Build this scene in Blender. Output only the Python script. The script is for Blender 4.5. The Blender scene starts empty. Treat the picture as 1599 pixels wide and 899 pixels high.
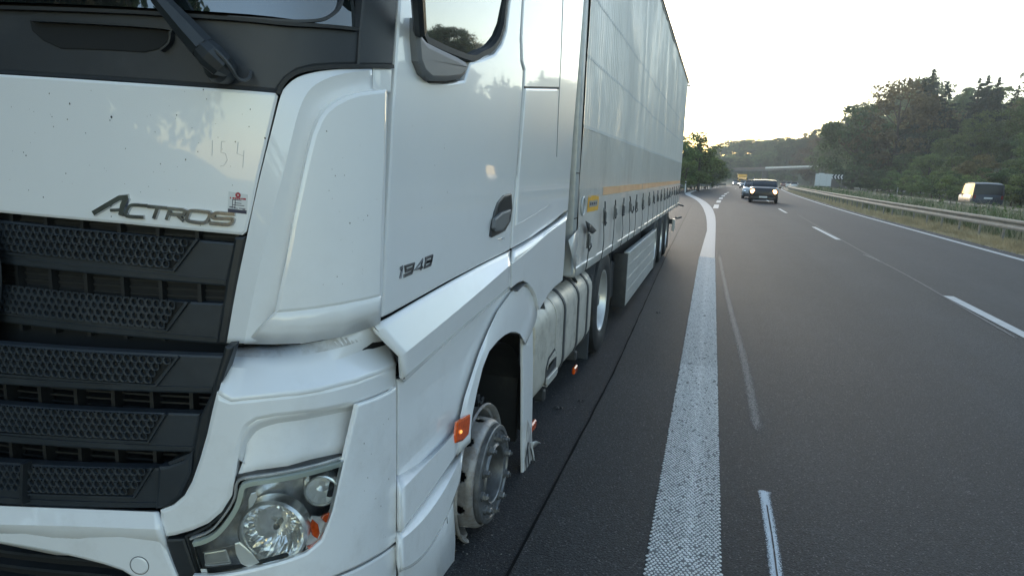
import bpy, bmesh, math, random
import numpy as np
from mathutils import Vector, Matrix, noise
random.seed(7); np.random.seed(7)
R = math.radians
sc = bpy.context.scene
col = sc.collection

# ---------------------------------------------------------------- camera
FPX, YAW, PITCH, ROLL, CH = 1064.4, 0.284653, 0.172245, 0.0381986, 1.634
CAM = np.array([0.0, 0.0, CH])
_f = np.array([-math.sin(YAW) * math.cos(PITCH), math.cos(YAW) * math.cos(PITCH), -math.sin(PITCH)])
_r0 = np.array([math.cos(YAW), math.sin(YAW), 0.0]); _u0 = np.cross(_r0, _f)
_r = math.cos(ROLL) * _r0 + math.sin(ROLL) * _u0
_u = -math.sin(ROLL) * _r0 + math.cos(ROLL) * _u0
cd = bpy.data.cameras.new('camera'); cam = bpy.data.objects.new('camera', cd); col.objects.link(cam)
cam.matrix_world = Matrix(((_r[0], _u[0], -_f[0], 0), (_r[1], _u[1], -_f[1], 0), (_r[2], _u[2], -_f[2], CH), (0, 0, 0, 1)))
cd.sensor_width = 36; cd.lens = 36 * FPX / 1599; cd.clip_start = 0.05; cd.clip_end = 4000
sc.camera = cam
# ---------------------------------------------------------------- world, sun, exposure
SUN_EL, SUN_AZ = 10.0, -7.0          # elevation; azimuth from +Y, positive to the right
w = bpy.data.worlds.new('World'); sc.world = w; w.use_nodes = True
nt = w.node_tree; nt.nodes.clear()
sky = nt.nodes.new('ShaderNodeTexSky'); sky.sky_type = 'NISHITA'; sky.sun_disc = False
sky.sun_elevation = R(SUN_EL); sky.sun_rotation = R(SUN_AZ); sky.altitude = 100; sky.air_density = 1.0; sky.dust_density = 0.3; sky.ozone_density = 0.6
bg = nt.nodes.new('ShaderNodeBackground'); bg.inputs[1].default_value = 0.15
wo = nt.nodes.new('ShaderNodeOutputWorld')
nt.links.new(sky.outputs[0], bg.inputs[0]); nt.links.new(bg.outputs[0], wo.inputs[0])
sd = bpy.data.lights.new('sun', 'SUN'); sd.energy = 0.5; sd.angle = R(12); sd.color = (1.0, 0.90, 0.78)
sun = bpy.data.objects.new('sun', sd); col.objects.link(sun)
sdir = Vector((math.sin(R(SUN_AZ)) * math.cos(R(SUN_EL)), math.cos(R(SUN_AZ)) * math.cos(R(SUN_EL)), math.sin(R(SUN_EL))))
sun.rotation_euler = sdir.to_track_quat('Z', 'Y').to_euler()
sc.view_settings.view_transform = 'Standard'; sc.view_settings.look = 'None'
sc.view_settings.exposure = 1.66; sc.view_settings.gamma = 1
sc.cycles.max_bounces = 6; sc.cycles.transparent_max_bounces = 12; sc.cycles.volume_bounces = 0
sc.cycles.use_denoising = True

# ---------------------------------------------------------------- pixel rays of the 1599 x 899 photograph
def ray(px, py): return FPX * _f + (px - 799.5) * _r - (py - 449.5) * _u
def onp(px, py, ax, v):
    d = ray(px, py); return CAM + d * ((v - CAM[ax]) / d[ax])
def proj(p):
    d = np.array(p, float) - CAM; z = d @ _f
    return 799.5 + FPX * (d @ _r) / z, 449.5 - FPX * (d @ _u) / z
def smooth(t): t = min(1, max(0, t)); return t * t * (3 - 2 * t)
def bend(Y):                       # the road swings gently right, then left
    if Y < 35: return 0.0
    if Y < 200: return 6.5 * ((Y - 35) / 128) ** 1.6
    a = 6.5 * (165 / 128) ** 1.6; s = 6.5 * 1.6 / 128 * (165 / 128) ** .6
    t = Y - 200; return a + s * t - 0.0016 * t * t
def dip(Y): return -0.55 * smooth((Y - 60) / 170) - max(0, Y - 230) * .004
def ongr(px, py, z0=0.0):
    z = z0
    for _ in range(12):
        p = onp(px, py, 2, z)
        z = .5 * z + .5 * (z0 + dip(p[1]))
    return p

# ---------------------------------------------------------------- mesh helpers
def link(name, me, parent=None, mats=None):
    o = bpy.data.objects.new(name, me); col.objects.link(o)
    if parent is not None: o.parent = parent
    if mats is not None:
        for m in (mats if isinstance(mats, (list, tuple)) else [mats]): me.materials.append(m)
    return o
def thing(name, label, cat, loc=(0, 0, 0), group=None):
    o = bpy.data.objects.new(name, None); col.objects.link(o); o.location = loc
    o['label'] = label; o['category'] = cat
    if group: o['group'] = group
    return o
def tag(o, label=None, cat=None, group=None, kind=None):
    if label: o['label'] = label
    if cat: o['category'] = cat
    if group: o['group'] = group
    if kind: o['kind'] = kind
    return o
def finish(bm, name, mat, parent=None, ang=24, smoothed=True):
    bm.normal_update()
    for f in bm.faces: f.smooth = smoothed
    if smoothed:
        for e in bm.edges:
            if len(e.link_faces) == 2:
                try: e.smooth = e.calc_face_angle() < R(ang)
                except ValueError: pass
    me = bpy.data.meshes.new(name); bm.to_mesh(me); bm.free()
    return link(name, me, parent, mat)
def resample(P, n):
    P = np.array(P, float); d = np.r_[0, np.cumsum(np.linalg.norm(np.diff(P, axis=0), axis=1))]
    t = np.linspace(0, d[-1], n)
    return np.stack([np.interp(t, d, P[:, k]) for k in range(P.shape[1])], 1)
def spline(P, k=6, closed=False):
    P = [np.array(p, float) for p in P]; n = len(P); out = []
    for i in range(n if closed else n - 1):
        if closed: a, b, c, d = P[i - 1], P[i], P[(i + 1) % n], P[(i + 2) % n]
        else: a, b, c, d = P[max(i - 1, 0)], P[i], P[i + 1], P[min(i + 2, n - 1)]
        for j in range(k):
            t = j / k
            out.append(.5 * ((2 * b) + (-a + c) * t + (2 * a - 5 * b + 4 * c - d) * t * t + (-a + 3 * b - 3 * c + d) * t ** 3))
    if not closed: out.append(P[-1])
    return out
def box(bm, lo, hi, bev=0.0, seg=1, mi=0):
    x0, y0, z0 = lo; x1, y1, z1 = hi
    r = bmesh.ops.create_cube(bm, size=1, matrix=Matrix.Translation(((x0 + x1) / 2, (y0 + y1) / 2, (z0 + z1) / 2)) @ Matrix.Diagonal((abs(x1 - x0), abs(y1 - y0), abs(z1 - z0), 1)))
    fs = {f for v in r['verts'] for f in v.link_faces}
    for f in fs: f.material_index = mi
    if bev > 0:
        es = {e for v in r['verts'] for e in v.link_edges}
        bmesh.ops.bevel(bm, geom=list(es), offset=bev, segments=seg, affect='EDGES', profile=.5, clamp_overlap=True)
    return r['verts']
def obox(name, lo, hi, mat, parent, bev=.004, seg=1):
    bm = bmesh.new(); box(bm, lo, hi, bev, seg); return finish(bm, name, mat, parent)
def tube(bm, P, r, n=8, cap=True):
    P = [Vector(p) for p in P]; rings = []
    rr = r if hasattr(r, '__len__') else [r] * len(P)
    ref = None
    for i, p in enumerate(P):
        t = (P[min(i + 1, len(P) - 1)] - P[max(i - 1, 0)]).normalized()
        if ref is None: ref = Vector((0, 0, 1)) if abs(t.z) < .9 else Vector((1, 0, 0))
        a = (ref - t * ref.dot(t)).normalized(); b = t.cross(a); ref = a
        rings.append([bm.verts.new(p + (a * math.cos(k * 2 * math.pi / n) + b * math.sin(k * 2 * math.pi / n)) * rr[i]) for k in range(n)])
    for i in range(len(rings) - 1):
        for k in range(n): bm.faces.new((rings[i][k], rings[i][(k + 1) % n], rings[i + 1][(k + 1) % n], rings[i + 1][k]))
    if cap: bm.faces.new(rings[0][::-1]); bm.faces.new(rings[-1])
def lathe(bm, prof, M, n=48, a0=0, a1=2 * math.pi):
    """prof: (radius, axial); axis +X of M"""
    full = abs(a1 - a0) > 6.28; rings = []; m = n if full else n + 1
    for rad, ax in prof:
        rings.append([bm.verts.new(M @ Vector((ax, rad * math.cos(a0 + (a1 - a0) * k / n), rad * math.sin(a0 + (a1 - a0) * k / n)))) for k in range(m)])
    for i in range(len(rings) - 1):
        for k in range(n):
            try: bm.faces.new((rings[i][k], rings[i][(k + 1) % m], rings[i + 1][(k + 1) % m], rings[i + 1][k]))
            except ValueError: pass
def raw(name, V, Fc, mat, parent=None, smoothed=False):
    me = bpy.data.meshes.new(name); me.from_pydata([tuple(v) for v in V], [], Fc); me.update()
    if smoothed: me.shade_smooth()
    return link(name, me, parent, mat)

# ---------------------------------------------------------------- materials
MATS = {}
def mat(name, base, rough=.5, metal=0.0, coat=0.0, ior=1.5, spec=.5, var=0.0, vscale=8.0, bump=0.0, bscale=60.0, emit=None, es=0.0, dirt=None, dscale=3.0, damt=.5, dz=None, trans=0.0, alpha=1.0, coatr=.04, rvar=0.0, stretch=None, objc=False):
    m = bpy.data.materials.new(name); m.use_nodes = True; nt = m.node_tree; N = nt.nodes; L = nt.links
    p = N['Principled BSDF']
    p.inputs['Roughness'].default_value = rough; p.inputs['Metallic'].default_value = metal
    p.inputs['Coat Weight'].default_value = coat; p.inputs['Coat Roughness'].default_value = coatr
    p.inputs['IOR'].default_value = ior; p.inputs['Specular IOR Level'].default_value = spec
    p.inputs['Transmission Weight'].default_value = trans; p.inputs['Alpha'].default_value = alpha
    p.inputs['Base Color'].default_value = (*base, 1)
    tc = N.new('ShaderNodeTexCoord'); src = tc.outputs['Object']
    if stretch:
        mp = N.new('ShaderNodeMapping'); mp.inputs['Scale'].default_value = stretch; L.new(src, mp.inputs[0]); src = mp.outputs[0]
    def nz(scale, det=5, ro=.6):
        n = N.new('ShaderNodeTexNoise'); n.inputs['Scale'].default_value = scale; n.inputs['Detail'].default_value = det; n.inputs['Roughness'].default_value = ro
        L.new(src, n.inputs['Vector']); return n
    cur = None
    if var > 0:
        n = nz(vscale); mr = N.new('ShaderNodeMapRange'); mr.inputs[1].default_value = .3; mr.inputs[2].default_value = .7
        mr.inputs[3].default_value = 1 - var; mr.inputs[4].default_value = 1 + var; L.new(n.outputs[0], mr.inputs[0])
        mx = N.new('ShaderNodeVectorMath'); mx.operation = 'SCALE'; mx.inputs[0].default_value = base; L.new(mr.outputs[0], mx.inputs['Scale']); cur = mx.outputs[0]
    if objc:
        oi = N.new('ShaderNodeObjectInfo'); hs = N.new('ShaderNodeHueSaturation')
        a = N.new('ShaderNodeMapRange'); a.inputs[3].default_value = .7; a.inputs[4].default_value = 1.35; L.new(oi.outputs['Random'], a.inputs[0]); L.new(a.outputs[0], hs.inputs['Value'])
        if cur is None: hs.inputs['Color'].default_value = (*base, 1)
        else: L.new(cur, hs.inputs['Color'])
        cur = hs.outputs[0]
    if dirt is not None:
        n = nz(dscale, 8, .72); rp = N.new('ShaderNodeMapRange'); rp.inputs[1].default_value = .5; rp.inputs[2].default_value = .78; rp.inputs[3].default_value = 0; rp.inputs[4].default_value = damt
        L.new(n.outputs[0], rp.inputs[0]); fac = rp.outputs[0]
        if dz is not None:             # grime gathers low on the vehicle (z0 full, z1 none)
            g = N.new('ShaderNodeNewGeometry'); sx = N.new('ShaderNodeSeparateXYZ'); L.new(g.outputs['Position'], sx.inputs[0])
            zr = N.new('ShaderNodeMapRange'); zr.inputs[1].default_value = dz[0]; zr.inputs[2].default_value = dz[1]; zr.inputs[3].default_value = 1; zr.inputs[4].default_value = .12; L.new(sx.outputs[2], zr.inputs[0])
            mm = N.new('ShaderNodeMath'); mm.operation = 'MULTIPLY'; L.new(fac, mm.inputs[0]); L.new(zr.outputs[0], mm.inputs[1]); fac = mm.outputs[0]
        mx = N.new('ShaderNodeMix'); mx.data_type = 'RGBA'; L.new(fac, mx.inputs[0]); mx.inputs[7].default_value = (*dirt, 1)
        if cur is None: mx.inputs[6].default_value = (*base, 1)
        else: L.new(cur, mx.inputs[6])
        cur = mx.outputs[2]
        if rvar: 
            ra = N.new('ShaderNodeMapRange'); ra.inputs[3].default_value = rough; ra.inputs[4].default_value = min(1, rough + rvar); ra.inputs[2].default_value = max(damt, .01); L.new(fac, ra.inputs[0]); L.new(ra.outputs[0], p.inputs['Roughness'])
    if cur is not None: L.new(cur, p.inputs['Base Color'])
    if bump > 0:
        n = nz(bscale, 4); b = N.new('ShaderNodeBump'); b.inputs['Strength'].default_value = bump; b.inputs['Distance'].default_value = .004
        L.new(n.outputs[0], b.inputs['Height']); L.new(b.outputs[0], p.inputs['Normal'])
    if emit: p.inputs['Emission Color'].default_value = (*emit, 1); p.inputs['Emission Strength'].default_value = es
    MATS[name] = m; return m
M_white = mat('white_paint', (.76, .77, .775), .30, coat=.75, var=.025, vscale=2.5, dirt=(.34, .31, .27), dscale=5, damt=.42, dz=(.2, 1.7), coatr=.025, bump=.012, bscale=7, rvar=.2)
M_black = mat('black_plastic', (.018, .022, .026), .42, var=.2, vscale=30, dirt=(.07, .07, .07), dscale=6, damt=.35, bump=.05, bscale=300)
M_grille = mat('grille_plastic', (.022, .029, .037), .48, var=.15, vscale=12, dirt=(.08, .08, .08), dscale=9, damt=.3)
M_cowl = mat('cowl_plastic', (.028, .032, .038), .5, var=.12, vscale=5, dirt=(.09, .09, .09), dscale=4, damt=.35, bump=.08, bscale=350)
M_dark = mat('dark_void', (.006, .007, .008), .8)
M_rubber = mat('rubber', (.014, .015, .016), .62, bump=.1, bscale=90, dirt=(.07, .065, .06), dscale=8, damt=.5)
M_glass2 = mat('car_glass', (.018, .021, .026), .12, ior=1.3, spec=.35)
M_glass = mat('window_glass', (.008, .012, .012), .015, ior=2.1, spec=.6, coat=1.0)
M_chrome = mat('chrome', (.78, .79, .8), .07, metal=1)
M_badge = mat('badge_chrome', (.50, .505, .52), .13, metal=1, var=.2, vscale=40)
M_alu = mat('tank_aluminium', (.56, .535, .48), .48, metal=.40, var=.10, vscale=6, dirt=(.20, .175, .14), dscale=7, damt=.65, rvar=.3, bump=.04, bscale=30)
M_alug = mat('guard_aluminium', (.46, .46, .44), .45, metal=.35, var=.08, vscale=3, dirt=(.2, .19, .17), dscale=4, damt=.5, stretch=(1, .4, 3))
M_steel = mat('rusty_steel', (.33, .315, .30), .52, metal=.5, var=.45, vscale=9, dirt=(.16, .10, .065), dscale=16, damt=.8, bump=.2, bscale=60, rvar=.3)
M_hub = mat('grey_steel', (.19, .195, .20), .42, metal=.7, var=.35, vscale=14, dirt=(.12, .10, .08), dscale=20, damt=.6, bump=.12, bscale=80)
M_rim = mat('silver_rim', (.62, .62, .60), .35, metal=.6, var=.1, dirt=(.25, .22, .18), damt=.5)
M_strap = mat('strap_rubber', (.055, .058, .062), .5, var=.1)
M_frame = mat('chassis_paint', (.025, .027, .03), .6, dirt=(.10, .09, .08), dscale=5, damt=.6, var=.2)
M_mirror = mat('grey_plastic', (.13, .135, .14), .5, var=.06, bump=.05, bscale=300)
M_orange = mat('orange_lens', (.75, .10, .012), .12, ior=1.5, coat=1.0, var=.25, vscale=60)
M_amber = mat('amber_reflector', (.8, .2, .03), .15, metal=.6, var=.3, vscale=50)
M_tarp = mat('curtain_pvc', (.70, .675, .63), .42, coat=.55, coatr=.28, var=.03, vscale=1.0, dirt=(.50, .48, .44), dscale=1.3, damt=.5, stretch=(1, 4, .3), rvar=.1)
M_tarp2 = mat('curtain_pvc_lower', (.56, .54, .505), .38, coat=.5, coatr=.22, var=.05, vscale=1.0, dirt=(.25, .24, .22), dscale=1.8, damt=.4, stretch=(1, 1.6, .5), rvar=.1)  # darker than the upper cloth: reflected trees are put into the colour
M_seam = mat('curtain_seam', (.60, .60, .59), .4)
M_tape = mat('reflective_tape', (1.0, .64, .38), .30, metal=.45, var=.12, vscale=9)  # orange base carries the sunset glow that the tape mirrors
M_tapeg = mat('dull_tape', (.52, .52, .50), .35, metal=.2, var=.12, vscale=12)  # same tape toned grey where it catches no glow; also the curtain corner
M_trframe = mat('trailer_frame', (.46, .48, .48), .45, metal=.3, var=.06, dirt=(.22, .2, .18), dscale=6, damt=.5, bump=.05)
M_yellow = mat('yellow_sticker', (.75, .40, .03), .4, var=.1)
M_lens = None

# ---------------------------------------------------------------- plan curves of the cab
XS = -0.905                       # plane of the cab and trailer side
XC = -2.10
class Surf:
    """vertical surface over a plan curve; s runs from the cab's centre line round the corner and back along the side"""
    def __init__(self, y0, c, xk, ykink, yside, xs=XS, k1=.14, k2=.2):
        X = np.linspace(XC, xk, 40); P = [(x, y0 + c * (x - XC) ** 2) for x in X]
        e = P[-1]; sl = 2 * c * (xk - XC)
        b0 = np.array(e); b1 = b0 + k1 * np.array((1, sl)); b3 = np.array((xs, yside)); b2 = b3 - np.array((0, k2))
        for i in range(1, 33):
            t = i / 32; P.append(tuple((1 - t) ** 3 * b0 + 3 * (1 - t) ** 2 * t * b1 + 3 * (1 - t) * t * t * b2 + t ** 3 * b3))
        P.append((xs, 6.5)); P = np.array(P, float)
        self.P = P; d = np.diff(P, axis=0); L = np.linalg.norm(d, axis=1); self.S = np.r_[0, np.cumsum(L)]
        n = np.stack([d[:, 1], -d[:, 0]], 1) / L[:, None]
        vn = np.vstack([n[:1], (n[:-1] + n[1:]) / 2, n[-1:]]); vn[0] = (0, -1); vn[-2] = (1, 0); self.N = vn / np.linalg.norm(vn, axis=1)[:, None]
    def at(self, s, z, d=0.0):
        a = abs(s); x = np.interp(a, self.S, self.P[:, 0]); y = np.interp(a, self.S, self.P[:, 1])
        n = np.array((np.interp(a, self.S, self.N[:, 0]), np.interp(a, self.S, self.N[:, 1]))); n /= np.linalg.norm(n)
        x += n[0] * d; y += n[1] * d
        if s < 0: x = 2 * XC - x
        return np.array((x, y, z))
    def hit(self, px, py, d=0.0):
        D = ray(px, py); Q = self.P + self.N * d; best = None
        for i in range(len(Q) - 1):
            a, b = Q[i], Q[i + 1]; e = b - a
            det = D[0] * (-e[1]) + e[0] * D[1]
            if abs(det) < 1e-12: continue
            t = (a[0] * (-e[1]) + e[0] * a[1]) / det; q = (D[0] * a[1] - D[1] * a[0]) / det
            if t > 0 and -1e-6 <= q <= 1 + 1e-6 and (best is None or t < best[0]): best = (t, self.S[i] + q * (self.S[i + 1] - self.S[i]))
        if best is None:            # past the centre line: mirrored half
            t0 = None
            for i in range(len(Q) - 1):
                a = np.array((2 * XC - Q[i][0], Q[i][1])); b = np.array((2 * XC - Q[i + 1][0], Q[i + 1][1])); e = b - a
                det = D[0] * (-e[1]) + e[0] * D[1]
                if abs(det) < 1e-12: continue
                t = (a[0] * (-e[1]) + e[0] * a[1]) / det; q = (D[0] * a[1] - D[1] * a[0]) / det
                if t > 0 and -1e-6 <= q <= 1 + 1e-6 and (best is None or t < best[0]): best = (t, -(self.S[i] + q * (self.S[i + 1] - self.S[i])))
            if best is None: raise ValueError('no hit %s %s' % (px, py))
        return best[1], CH + best[0] * D[2]
A = Surf(1.322, .155, -1.152, 0, 1.82)
B = Surf(1.19, .155, -1.150, 0, 1.80, k1=.16, k2=.32)
def p3(S, px, py, d=0.0):
    s, z = S.hit(px, py, d); return S.at(s, z, d)

def warp(bm, S):
    for v in bm.verts: v.co = Vector(S.at(v.co.x, v.co.y, v.co.z))
def gridcut(bm, S, ss=.03, zs=.25):
    xs = [v.co.x for v in bm.verts]; x0, x1 = min(xs), max(xs)
    ys = [v.co.y for v in bm.verts]; y0, y1 = min(ys), max(ys)
    cuts = []
    for s in np.arange(-S.S[-1], S.S[-1], ss):
        a = abs(s)
        flat = a > S.S[-2] + .02
        if flat and (round(s / ss) % 8): continue
        if not flat and a < S.S[38] and (round(s / ss) % 3): continue
        if x0 + .002 < s < x1 - .002: cuts.append((s, 0))
    for z in np.arange(0, 5, zs):
        if y0 + .002 < z < y1 - .002: cuts.append((z, 1))
    for v, ax in cuts:
        co = [0, 0, 0]; no = [0, 0, 0]; co[ax] = v; no[ax] = 1
        bmesh.ops.bisect_plane(bm, geom=bm.verts[:] + bm.edges[:] + bm.faces[:], dist=1e-5, plane_co=co, plane_no=no)
def sz(S, pts, d=0.0, sym=False):
    out = [((p[1], p[2]) if len(p) == 3 else S.hit(p[0], p[1], d)) for p in pts]
    if sym: out = out + [(-a, b) for a, b in out[::-1] if abs(a) > 1e-4]
    return out
def plate(name, S, pts, mt, parent, d=0.0, t=.02, edge=.004, sym=False, sm=0, dfun=None, flat_pts=None, rim=None):
    P = flat_pts if flat_pts is not None else sz(S, pts, d, sym)
    if sm: P = [tuple(p) for p in spline(P, sm, closed=True)]
    Q = [P[0]]
    for p in P[1:]:
        if math.hypot(p[0] - Q[-1][0], p[1] - Q[-1][1]) > .0008: Q.append(p)
    if math.hypot(Q[0][0] - Q[-1][0], Q[0][1] - Q[-1][1]) < .0008: Q.pop()
    ar = sum(Q[i - 1][0] * Q[i][1] - Q[i][0] * Q[i - 1][1] for i in range(len(Q)))
    if ar < 0: Q = Q[::-1]
    bm = bmesh.new(); vs = [bm.verts.new((a, b, d)) for a, b in Q]; f = bm.faces.new(vs)
    bm.normal_update()
    if edge > 0:
        bmesh.ops.inset_region(bm, faces=[f], thickness=edge, use_even_offset=True, use_boundary=True)
        for v in bm.verts:
            if v.is_boundary: v.co.z = d - edge * .8
        big = max(bm.faces, key=lambda q: len(q.verts))
        bmesh.ops.inset_region(bm, faces=[big], thickness=edge * .7, use_even_offset=True)
        inner = set(max(bm.faces, key=lambda q: len(q.verts)).verts)
        for v in bm.verts:
            if not v.is_boundary and v not in inner: v.co.z = d - edge * .22
    be = [e for e in bm.edges if e.is_boundary]
    ex = bmesh.ops.extrude_edge_only(bm, edges=be)
    for g in ex['geom']:
        if isinstance(g, bmesh.types.BMVert): g.co.z = d - t
    bmesh.ops.triangulate(bm, faces=[q for q in bm.faces if len(q.verts) > 4], quad_method='BEAUTY', ngon_method='BEAUTY')
    gridcut(bm, S)
    if dfun:
        for v in bm.verts: v.co.z += dfun(v.co.x, v.co.y)
    warp(bm, S)
    return finish(bm, name, mt, parent, ang=13)
def loft(name, rows, mt, parent, n=24, t=.012, ang=28, sub=None, crease=None):
    """rows of 3-D points, each resampled to n; faces between; thickness t inward"""
    Rw = [resample(r, n) for r in rows]
    cr = list(range(1, len(rows) - 1)) if crease is None else crease
    if sub: cr = []
    if sub:
        out = []
        for i in range(len(Rw) - 1):
            for k in range(sub[i]): out.append(Rw[i] + (Rw[i + 1] - Rw[i]) * k / sub[i])
        Rw = out + [Rw[-1]]
    bm = bmesh.new(); V = [[bm.verts.new(p) for p in r] for r in Rw]
    for i in range(len(V) - 1):
        for k in range(n - 1): bm.faces.new((V[i][k], V[i + 1][k], V[i + 1][k + 1], V[i][k + 1]))
    bmesh.ops.remove_doubles(bm, verts=bm.verts, dist=.0004)
    bm.normal_update()
    # face outwards (away from the cab's core)
    c = Vector((XC, 3.0, 1.2)); s = sum((f.calc_center_median() - c).dot(f.normal) for f in bm.faces)
    if s < 0: bmesh.ops.reverse_faces(bm, faces=bm.faces)
    keys = [tuple(tuple(np.round(p, 4)) for p in Rw[i]) for i in cr]
    o = finish(bm, name, mt, parent, ang)
    for kk in keys:
        S_ = set(kk); me = o.data
        for e in me.edges:
            if all(tuple(np.round(me.vertices[v].co, 4)) in S_ for v in e.vertices): e.use_edge_sharp = True
    if t:
        m = o.modifiers.new('thickness', 'SOLIDIFY'); m.thickness = t; m.offset = -1
    return o
def rowfit(S, pts, d=0.0, deg=2, n=20):
    q = np.array([S.hit(a[0], a[1], d) for a in pts]); c = np.polyfit(q[:, 0], q[:, 1], deg)
    return [S.at(s, float(np.polyval(c, s)), d) for s in np.linspace(q[0, 0], q[-1, 0], n)]
def row(S, pts, d=0.0):
    return [p3(S, q[0], q[1], q[2] if len(q) > 2 else d) for q in pts]
def stroke(bm, P, w, z0, z1, closed=False, bev=.3):
    """a raised ribbon along flat points P with a chamfered top"""
    n = len(P); Lf = []; V = []
    for i in range(n):
        a = np.array(P[i - 1] if (i > 0 or closed) else P[i], float); b = np.array(P[i], float); c = np.array(P[(i + 1) % n] if (i < n - 1 or closed) else P[i], float)
        t1 = b - a; t2 = c - b
        if np.linalg.norm(t1) < 1e-9: t1 = t2
        if np.linalg.norm(t2) < 1e-9: t2 = t1
        t1 = t1 / np.linalg.norm(t1); t2 = t2 / np.linalg.norm(t2); t = t1 + t2; t /= max(1e-6, np.linalg.norm(t))
        nn = np.array((-t[1], t[0])); k = min(1.5, 1 / max(.5, abs(t @ t1)))
        h = w / 2 * k; hi = h * (1 - bev)
        V.append([bm.verts.new((*(b - nn * h), z0)), bm.verts.new((*(b - nn * hi), z1)), bm.verts.new((*(b + nn * hi), z1)), bm.verts.new((*(b + nn * h), z0))])
    for i in range(n if closed else n - 1):
        a, b = V[i], V[(i + 1) % n]
        for k in range(3): bm.faces.new((a[k], b[k], b[k + 1], a[k + 1]))
    if not closed:
        bm.faces.new(V[0]); bm.faces.new(V[-1][::-1])
# ================================================================ THE LORRY TRACTOR
T = thing('lorry_tractor', 'white lorry tractor with a tyreless front wheel stopped on the hard shoulder', 'truck', (XC, 3.4, 0))
T.location = (0, 0, 0)
# --- body core (dark, behind every panel) and the upper cab beyond the frame
def core(name, S, s1, z0, z1, d, mt, ytop=None, cutback=None):
    bm = bmesh.new(); ss = [s for s in S.S if s < s1] + [s1]; ss = ss[::3] + [s1]
    ring = [(-s, 1) for s in ss[::-1]] + [(s, 1) for s in ss]
    V = [[bm.verts.new(S.at(s, z, d)) for s, _ in ring] for z in (z0, z1)]
    for k in range(len(ring) - 1): bm.faces.new((V[0][k], V[0][k + 1], V[1][k + 1], V[1][k]))
    bm.faces.new((V[0][-1], V[0][0], V[1][0], V[1][-1])); bm.faces.new(V[0][::-1]); bm.faces.new(V[1])
    return finish(bm, name, mt, T)
sY = lambda S, Y: S.S[-2] + (Y - S.P[-2][1])
core('cab_shell', A, sY(A, 3.98), 1.0, 2.0, -.045, M_dark)
core('cab_shell', A, sY(A, 3.98), 2.0, 3.72, -.075, M_dark)
core('engine_bay', A, sY(A, 2.08), .45, 1.0, -.06, M_dark)
core('bumper_core', B, sY(B, 1.95), .22, .98, -.12, M_dark)
# floor above the wheel well
obox('cab_floor', (2 * XC - XS + .05, 2.0, .93), (XS - .05, 3.9, 1.02), M_dark, T, 0)
# --- bonnet flap
hood = plate('front_flap', A, [(-60, 113), (200, 129), (430, 145.5), (434, 150), (421, 205), (404, 275), (392, 330), (384, 362), (378, 367), (190, 349), (0, 332), (-60, 326)], M_white, T, sym=True, t=.03)
# --- cowl, windscreen, pillar covers
cowl = plate('cowl_panel', A, [(-80, 8), (0, 12), (224, 19), (447, 37), (566, 46), (558, 103), (520, 104), (490, 106), (465, 112), (448, 124), (438, 137), (434, 145), (200, 127), (-80, 110)], M_cowl, T, d=-.012, sym=True, t=.03, edge=.006)
bm = bmesh.new()
def scr(s, z): return A.at(s, z, -.022 - max(0, z - 2.0) * .16 - max(0, abs(s) - .9) * .0)
zt = lambda s: 1.905
Sa, za = A.hit(-80, 8); Sb, zb_ = A.hit(566, 46)
n = 44; V = []
for j in range(8):
    V.append([bm.verts.new(scr(s, (np.interp(abs(s), [0, Sb], [za + .02, zb_ - .006]) * (1 - j / 7) + 3.0 * j / 7))) for s in np.linspace(-Sb, Sb, n)])
for j in range(7):
    for k in range(n - 1): bm.faces.new((V[j][k], V[j][k + 1], V[j + 1][k + 1], V[j + 1][k]))
finish(bm, 'windscreen', M_glass, T)
# rubber seal strip along the screen's foot
bm = bmesh.new(); P = [A.hit(*q) for q in ((-40, 10), (0, 12), (224, 20), (447, 38), (560, 46))]
P = [(a, b) for a, b in P]; P = [(-a, b) for a, b in P[::-1]] + P
stroke(bm, [tuple(q) for q in resample(P, 60)], .012, -.02, .002); warp(bm, A); finish(bm, 'screen_seal', M_rubber, T)
# inner frit line
bm = bmesh.new(); P = spline([A.hit(*q) for q in ((350, 24), (440, 30), (500, 30), (528, 20), (542, 0), (548, -40))], 5)
stroke(bm, P, .010, -.03, -.019); warp(bm, A); finish(bm, 'screen_frit', M_cowl, T)
plate('pillar_cover', A, [(568, -320), (567, 0), (562, 50), (559, 102.5), (614, 102.5), (618, 50), (622, 0), (640, -320)], M_cowl, T, d=-.004, t=.03, edge=.004)
# seal curving round the top of the corner panel
bm = bmesh.new(); P = spline([A.hit(*q) for q in ((434, 147), (441, 132), (455, 118), (478, 109), (520, 104.5), (570, 103.5), (613, 104))], 6)
stroke(bm, P, .014, -.02, .005); warp(bm, A); finish(bm, 'corner_seal', M_rubber, T)
# grab recess in the cowl
g = plate('grab_handle_recess', A, [(46, 32), (150, 37), (255, 44), (263, 52), (262, 64), (250, 76), (225, 82), (160, 78), (95, 76), (68, 64), (50, 48)], M_dark, T, d=-.009, t=.004, edge=.001)
bm = bmesh.new(); P = spline([A.hit(*q, .01) for q in ((46, 31), (150, 36), (255, 43.5), (263, 52), (261, 66), (248, 78))], 5); stroke(bm, P, .007, -.012, .006); warp(bm, A); finish(bm, 'grab_rim', M_black, g)
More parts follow.
